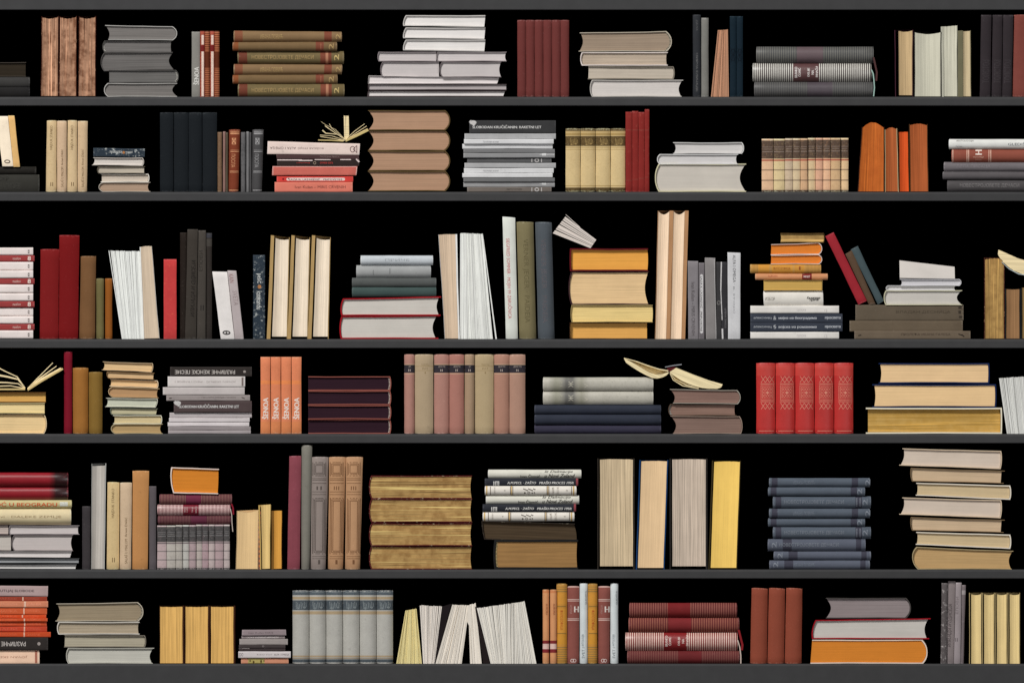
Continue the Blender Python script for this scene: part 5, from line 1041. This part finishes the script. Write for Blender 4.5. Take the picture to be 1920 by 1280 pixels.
# ======== bottom shelf
G = 'orange and grey paperbacks at the left end of the bottom shelf'; P = 'orange paperback stack, bottom shelf'
Sp(Q(-60, 1096.5, 90, 1098, 89.5, 1117.5, -60, 1116.5), (178, 155, 153), lt('mauve GUTLJAJ SLOBODE paperback', 0, P), G, kind=PB, t=[('GUTLJAJ SLOBODE', (-6, 1104.5, 64, 1110.2), 0, (84, 70, 72), dict(bold=.02))])
org = [(1118, 1126, 88, (150, 62, 44), 'dark brick booklet'), (1126.3, 1138, 90, (212, 134, 102), 'salmon booklet with white rule'), (1138.6, 1151.3, 88, (204, 94, 56), 'orange booklet'), (1151.6, 1158, 86.5, (206, 78, 38), 'vivid orange booklet'), (1158.2, 1164.4, 89, (204, 84, 46), 'vivid orange booklet'), (1164.8, 1173, 87.5, (200, 80, 46), 'vivid orange booklet'), (1173.4, 1183.6, 88, (190, 70, 46), 'brick orange booklet'), (1184, 1193.6, 95, (196, 76, 40), 'jutting orange booklet')]
nms = ['СТЕПСКИ ВУК', 'КАМИ', 'ПРОЦЕС', 'АНТЕЛИМА', 'КАФКА', 'МАЧКА', 'СТРАНАЦ', 'ЗАМАК']
for k, (a, b, x, c, nm) in enumerate(org):
    m = (a+b)/2; wr = 44+random.uniform(-4, 3)
    Sp((-60, a, x, b), c, lt(nm, 1+k, P), G, kind=PB, wear=.25, wcol=(228, 160, 130), t=[(nms[k], (wr+5, m-2.2, wr+30, m+2.2), 0, tuple(min(255, v+40) for v in c), dict(bold=.01)), (nms[-1-k], (-4, m-2.2, 32, m+2.2), 0, tuple(min(255, v+36) for v in c), dict(name='author'))],
       d=[('white_rule', (240, 200, 176), [('r', wr-1.5, a+.6, wr+(2.4 if k == 1 else .8), b-.6)])])
raz((-60, 1194, 90, 1218), lt('black book with upside down title', 9, P), G, (-70, 1202, 48, 1210.5), (73, 1206, 3, 3.2))
Sp((-60, 1218.4, 74, 1243.3), (246, 208, 180), lt('peach paperback with worn right end', 10, P), G, kind=PB, t=[('JOVAN SKERLIĆ · PISCI', (-50, 1228, 51, 1234), 180, (176, 126, 104), dict(bold=0))], d=[('worn_end', (176, 110, 90), [('r', 65.5, 1219, 70, 1242)])])
beige_stack(-983, 1062.3, 'dusty beige books stacked on the bottom shelf', 'dusty beige stack, bottom shelf', (152, 137, 114), (172, 158, 136), (176, 168, 148), (194, 192, 182), (212, 206, 196), (182, 180, 170))
G = 'yellow fore edges on the bottom shelf'; P = 'three yellow fore edges, bottom shelf'
r0 = Fo((299, 1134.5, 345.5, 1243.3), (62, 34, 20), (230, 182, 106), ll('yellow paged book in dark cover', 0, P), G, btl=.9, btr=3, sag=.5, ot=2, hol=3, st=.26)
dup(r0, 47.7, 0, ll('yellow paged book in dark cover', 1, P)); dup(r0, 95.5, 0, ll('yellow paged book in dark cover', 2, P))
G = 'small grey paperbacks stacked on the bottom shelf'; P = 'small grey stack, bottom shelf'
Sp(Q(454, 1180, 536, 1179.5, 536.5, 1190.5, 453.5, 1191), (148, 134, 137), lt('mauve grey paperback', 0, P), G, kind=PB, t=[('Ivan Kušan MIRIS', (466, 1184, 512, 1187), 0, (116, 102, 104))])
Sp((453, 1191.3, 534, 1196.6), (146, 134, 134), lt('thin grey paperback with white title', 1, P), G, kind=PB, t=[('LAZA K. LAZAREVIĆ PRIPOVETKE', (463, 1192.3, 523, 1195.6), 0, (222, 214, 212), dict(bold=.05))])
Sp((449, 1197, 539.5, 1208), (158, 150, 147), lt('plain grey paperback', 2, P), G, kind=PB, wear=.3)
Sp((448, 1208.3, 535, 1214.2), (70, 62, 62), lt('dark paperback with faint ring', 3, P), G, kind=PB, d=[('ring_emblem', (140, 130, 130), [('o', 493.5, 1210.6, 2, 1.8, .9)])])
Sp((448, 1214.4, 535, 1220), (62, 53, 54), lt('dark paperback with torn white edge', 4, P), G, kind=PB, d=[('torn_edge', (214, 204, 200), [('l', 448, 1214, 468, 1214.4, 1.4), ('l', 495, 1213.6, 534, 1212.6, 1.4)])])
Sp((447, 1220.3, 545, 1232.6), (210, 202, 202), lt('whitish paperback with small lettering', 5, P), G, kind=PB, t=[('DO', (449, 1223, 456, 1229.6), 0, (90, 80, 82), dict(name='emblem')), ('Božidar Stojić', (482, 1225, 510, 1228), 0, (140, 128, 130), dict(name='author')), ('ALFA I OMEGA', (514, 1224.6, 542, 1228), 0, (96, 86, 88))])
Sp((452, 1233, 541, 1243.3), (206, 142, 112), lt('salmon book with gold patch', 6, P), G, kind=PB, bands=[(465, 496, (176, 160, 96))], d=[('dark_spots', (84, 62, 24), [('d', 469, 1238, 1.4, 1.4), ('d', 475.5, 1240, 1.8, 2.4), ('d', 489.5, 1239, 1.6, 3), ('d', 495, 1238, 1.3, 1.3)])])
G = 'pale grey spines with dark bands on the bottom shelf'; P = 'six grey banded spines, bottom shelf'
dkb, tnb = (84, 92, 98), (172, 152, 122)
r0 = Sp((548.5, 1106, 579.5, 1243.3), (182, 180, 173), ll('pale grey book with dark bands', 0, P), G, R=5, marble=.2, wcol=(150, 146, 142), bands=[(1106, 1115, dkb), (1118, 1123, tnb), (1124.5, 1143, (78, 86, 92)), (1145, 1151, tnb), (1228, 1231, tnb), (1232, 1234, (150, 134, 112)), (1235, 1241, dkb)],
        d=[('worn_ornament', (140, 148, 150), [('l', 555+i*3.1, 1127+(i*7)%5, 556+i*3.1, 1137+(i*5)%6, 1.1) for i in range(7)]+[('d', 558, 1139, 3, 1.6), ('d', 571, 1138, 2.6, 1.8), ('r', 553, 1109, 576, 1110)])])
for k in range(1, 6): dup(r0, 31.5*k, 0, ll('pale grey book with dark bands', k, P))
G = 'fanned paperbacks on the bottom shelf'
fan_book(Q(760, 1144, 781, 1140, 791, 1243.3, 743, 1243.3), (236, 220, 158), 'yellow paged paperback fanned towards its foot, bottom shelf', G, n=18, ft=1, fb=.93, kind=PB)
fan_book(Q(787, 1134, 829, 1136, 815, 1243.3, 793.5, 1243.3), (236, 227, 217), 'fanned paperback opening upwards against black cover, bottom shelf', G, n=15, ft=.84, fb=1, cov=(30, 24, 26), covq=[[(829.5, 1136), (846, 1131), (816.5, 1243), (815.3, 1243)]])
fan_book(Q(848, 1133, 880, 1134, 866, 1243.3, 816.5, 1243.3), (236, 227, 214), 'fanned paperback standing astride like an inverted V, bottom shelf', G, n=18, ft=1, fb=.93, y0=.008, parts=[(Q(878, 1134, 892, 1130, 904, 1243.3, 881.5, 1243.3), 5, 1, .99), (Q(876, 1134, 888, 1134, 893, 1200, 876, 1165), 2, 1, 1)])
fan_book(Q(894, 1139.5, 958, 1130.5, 956, 1243.3, 920, 1243.3), (234, 229, 219), 'widest fanned white paperback, fourth fanned one, bottom shelf', G, n=20, ft=.92, fb=1, cov=(34, 26, 26), covq=[[(890.5, 1135), (893.5, 1139.5), (919.5, 1243), (906, 1243)]], parts=[(Q(959, 1130.5, 984, 1126.5, 1006.5, 1243.3, 956.5, 1243.3), 16, 1, .92)])
G = 'orange, brown and white spines on the bottom shelf'; P = 'colourful spine row, bottom shelf'
for k, x in enumerate((1017.5, 1031.5)):
    Sp((x, 1104.5, x+12.2, 1243.3), (212, 150, 104), ll('slim salmon book with maroon label', k, P), G, R=3, bands=[(1104, 1111, (200, 128, 84)), (1200, 1206, (130, 44, 48)), (1216, 1223, (130, 44, 48)), (1206, 1216, (224, 190, 180))], t=[('AURORA', (x+5.5, 1131, x+9.5, 1152), -90, (150, 74, 48), dict(name='author'))])
for j, dx in enumerate((0, 59)):
    w_ = 20 if j == 0 else 17.5
    Sp((1043.5+dx, 1093.5, 1043.5+dx+w_, 1243.3), (200, 142, 62), ll('ochre book with ribbed foot', 2+3*j, P), G, R=3.5, rib=(4.2, (120, 110, 74), .7, 1111, 1211), bands=[(1111, 1132, (210, 148, 62)), (1140, 1186, (212, 150, 62)), (1188, 1207, (206, 146, 56))], t=[('ФИЛОЗОФИЈА', (1050+dx, 1143, 1056+dx, 1180), -90, (184, 84, 40))], d=[('dark_rules', (120, 104, 60), [('r', 1045+dx, 1135.5, 1061+dx*.99, 1136.6), ('r', 1045+dx, 1186, 1061+dx*.99, 1187)])])
    x = 1064 if j == 0 else 1121.4
    Sp(Q(x, 1098, x+22.6, 1098, x+21.4, 1243.3, x-.6, 1243.3), (140, 82, 74), ll('red brown book with white H', 3+3*j, P), G, R=4, bands=[(1098, 1100.5, (214, 180, 170)), (1122.6, 1123.8, (226, 196, 186)), (1125.4, 1126.4, (226, 196, 186)), (1158.6, 1159.8, (226, 196, 186)), (1161.4, 1162.6, (226, 196, 186))],
       t=[('H', (x+13, 1136, x+21, 1147), 0, (240, 226, 218), dict(bold=.06, name='emblem')), ('HISTORIJA', (x+3.5, 1134, x+8.5, 1150), -90, (196, 150, 142))], d=[('publisher_emblem', (228, 208, 202), [('o', x+8.5, 1237.6, 3, 3.4, 1.2), ('o', x+13.6, 1237.6, 3, 3.4, 1.2), ('l', x+11, 1234, x+11, 1241, 1)])])
    x = 1087 if j == 0 else 1144.4
    Sp((x, 1093, x+14.8, 1243.3), (214, 221, 222), ll('white book with black lettering', 4+3*j, P), G, R=3, t=[('SVET I', (x+4, 1213, x+9, 1233), 90, (60, 66, 70)), ('ANTOLOGIJA', (x+3.4, 1188, x+9, 1211), 90, (120, 128, 134), dict(name='author')), ('GLEDIŠTA', (x+9.5, 1107, x+13, 1133), 90, (96, 104, 110), dict(name='series'))])
G = 'ribbed red books stacked on the bottom shelf'; P = 'ribbed red stack, bottom shelf'
rr = (118, 48, 50)
Sp((1180, 1129.5, 1382, 1156.6), (98, 44, 44), lt('dull ribbed red book', 0, P), G, R=7, rib=(4.4, (152, 96, 84), .8, 1252, 1294), bands=[(1252, 1294, (118, 36, 38))])
Sp((1178.5, 1157, 1386, 1184.6), (100, 44, 45), lt('dull ribbed red book', 1, P), G, R=7, rib=(4.4, (156, 98, 80), .8, 1253, 1296), bands=[(1253, 1296, (122, 42, 44))])
Sp((1172.5, 1185, 1383, 1219), (128, 38, 38), lt('bright ribbed red book with lettered label', 2, P), G, R=8, rib=(4.1, (236, 206, 192), .95, 1245, 1288), bands=[(1245, 1288, (134, 32, 34))], spec=.5, rough=.4, t=delije(1247, 1201, (238, 214, 206), 0))
Sp((1176, 1219.4, 1387, 1243.3), (98, 46, 47), lt('dim ribbed red book', 3, P), G, R=7, rib=(4.4, (126, 80, 72), .8, 1272, 1315), bands=[(1272, 1315, (104, 38, 40))])
r_ = [o for o in COL.objects if o.get('label') == lt('bright ribbed red book with lettered label', 2, P)][0]
for col, pts, wd in (((216, 196, 184), [(1383, 1199), (1387, 1212), (1389, 1228), (1389, 1243)], 2), ((140, 34, 40), [(1385, 1180), (1389, 1196), (1392, 1208), (1391, 1218)], 4)):
    mb = MB(r_['cx'], r_['cy']); mb.grid([[(x-wd/2, y, .0036), (x+wd/2, y, .0044)] for x, y in pts], smooth=True); mb.build('bookmark_ribbon', cmat(col, bump=.1), r_)
G = 'rust red spines on the bottom shelf'; P = 'three rust red books, bottom shelf'
r0 = Sp(Q(1409.5, 1101, 1439.5, 1102.5, 1438, 1243.3, 1406.5, 1243.3), (142, 72, 54), ll('rust red book', 0, P), G, R=4, blot=.1, bands=[])
dup(r0, 32.4, 0, ll('rust red book', 1, P)); dup(r0, 64.8, 0, ll('rust red book', 2, P))
G = 'thick books stacked at the right of the bottom shelf'; P = 'thick mixed stack, bottom shelf'
En((1548.5, 1120, 1708, 1158.5), 'R', (74, 70, 68), (146, 135, 135), lt('grey paged book with dark round spine', 0, P), G, rnd=9, hol=8, over=1.5, bt=1.6, st=.1)
En(Q(1526, 1161.5, 1745, 1158, 1742, 1197.4, 1519.5, 1197), 'L', (162, 22, 36), (202, 197, 190), lt('white paged book in red boards', 1, P), G, rnd=3, hol=5, over=5, bt=2, st=.04)
En(Q(1523, 1198.4, 1738, 1198, 1740, 1243.3, 1519.5, 1243.3), 'R', (234, 214, 198), (218, 134, 50), lt('orange edged book in white boards', 2, P), G, rnd=9, hol=0, over=0, bt=2, rec=.003, st=.07)
G = 'grey worn uprights at the right of the bottom shelf'; P = 'grey worn group, bottom shelf'
Sp(Q(1765.5, 1092.5, 1777, 1092.5, 1776, 1243.3, 1763.5, 1243.3), (92, 86, 86), ll('dark grey torn book', 0, P), G, R=1.5, wear=.8, wcol=(190, 184, 182), streak=.3)
Sp(Q(1777.5, 1089, 1791.5, 1089, 1788, 1243.3, 1773, 1243.3), (134, 124, 124), ll('grey book with slanted lettering', 1, P), G, R=1, wear=.3, t=[('ИЛИЈАДА И ОДИСЕЈА', (1777.5, 1132, 1785, 1212), 90, (92, 84, 84), dict(shear=.4, bold=.02))])
Sp(Q(1792, 1091.5, 1803, 1091.5, 1801, 1243.3, 1788.5, 1243.3), (154, 144, 146), ll('light grey book', 2, P), G, R=1, t=[('ЕПОВИ', (1792, 1118, 1797, 1150), 90, (118, 108, 110)), ('II', (1791, 1195, 1795.5, 1202), 0, (100, 90, 92), dict(name='number'))])
Sp(Q(1803.5, 1096, 1811, 1096, 1807, 1243.3, 1801.5, 1243.3), (116, 106, 108), ll('narrow grey banded book', 3, P), G, R=1, wear=.4, wcol=(160, 152, 152), bands=[(1106, 1114, (160, 152, 152))])
G = 'cream fore edges at the right end of the bottom shelf'; P = 'four cream fore edges, bottom shelf'
r0 = Fo((1817, 1110.5, 1840.5, 1243.3), (176, 156, 110), (236, 210, 150), ll('cream fore edge in pale cover', 0, P), G, btl=1.4, btr=1, gl=2.6, sag=1.5, ot=2.5, ob=0, hol=3, st=.12)
for k in range(1, 4): dup(r0, 24*k, 0, ll('cream fore edge in pale cover', k, P))

for o in list(COL.objects):
    for key in ('cx', 'cy'):
        if key in o: del o[key]
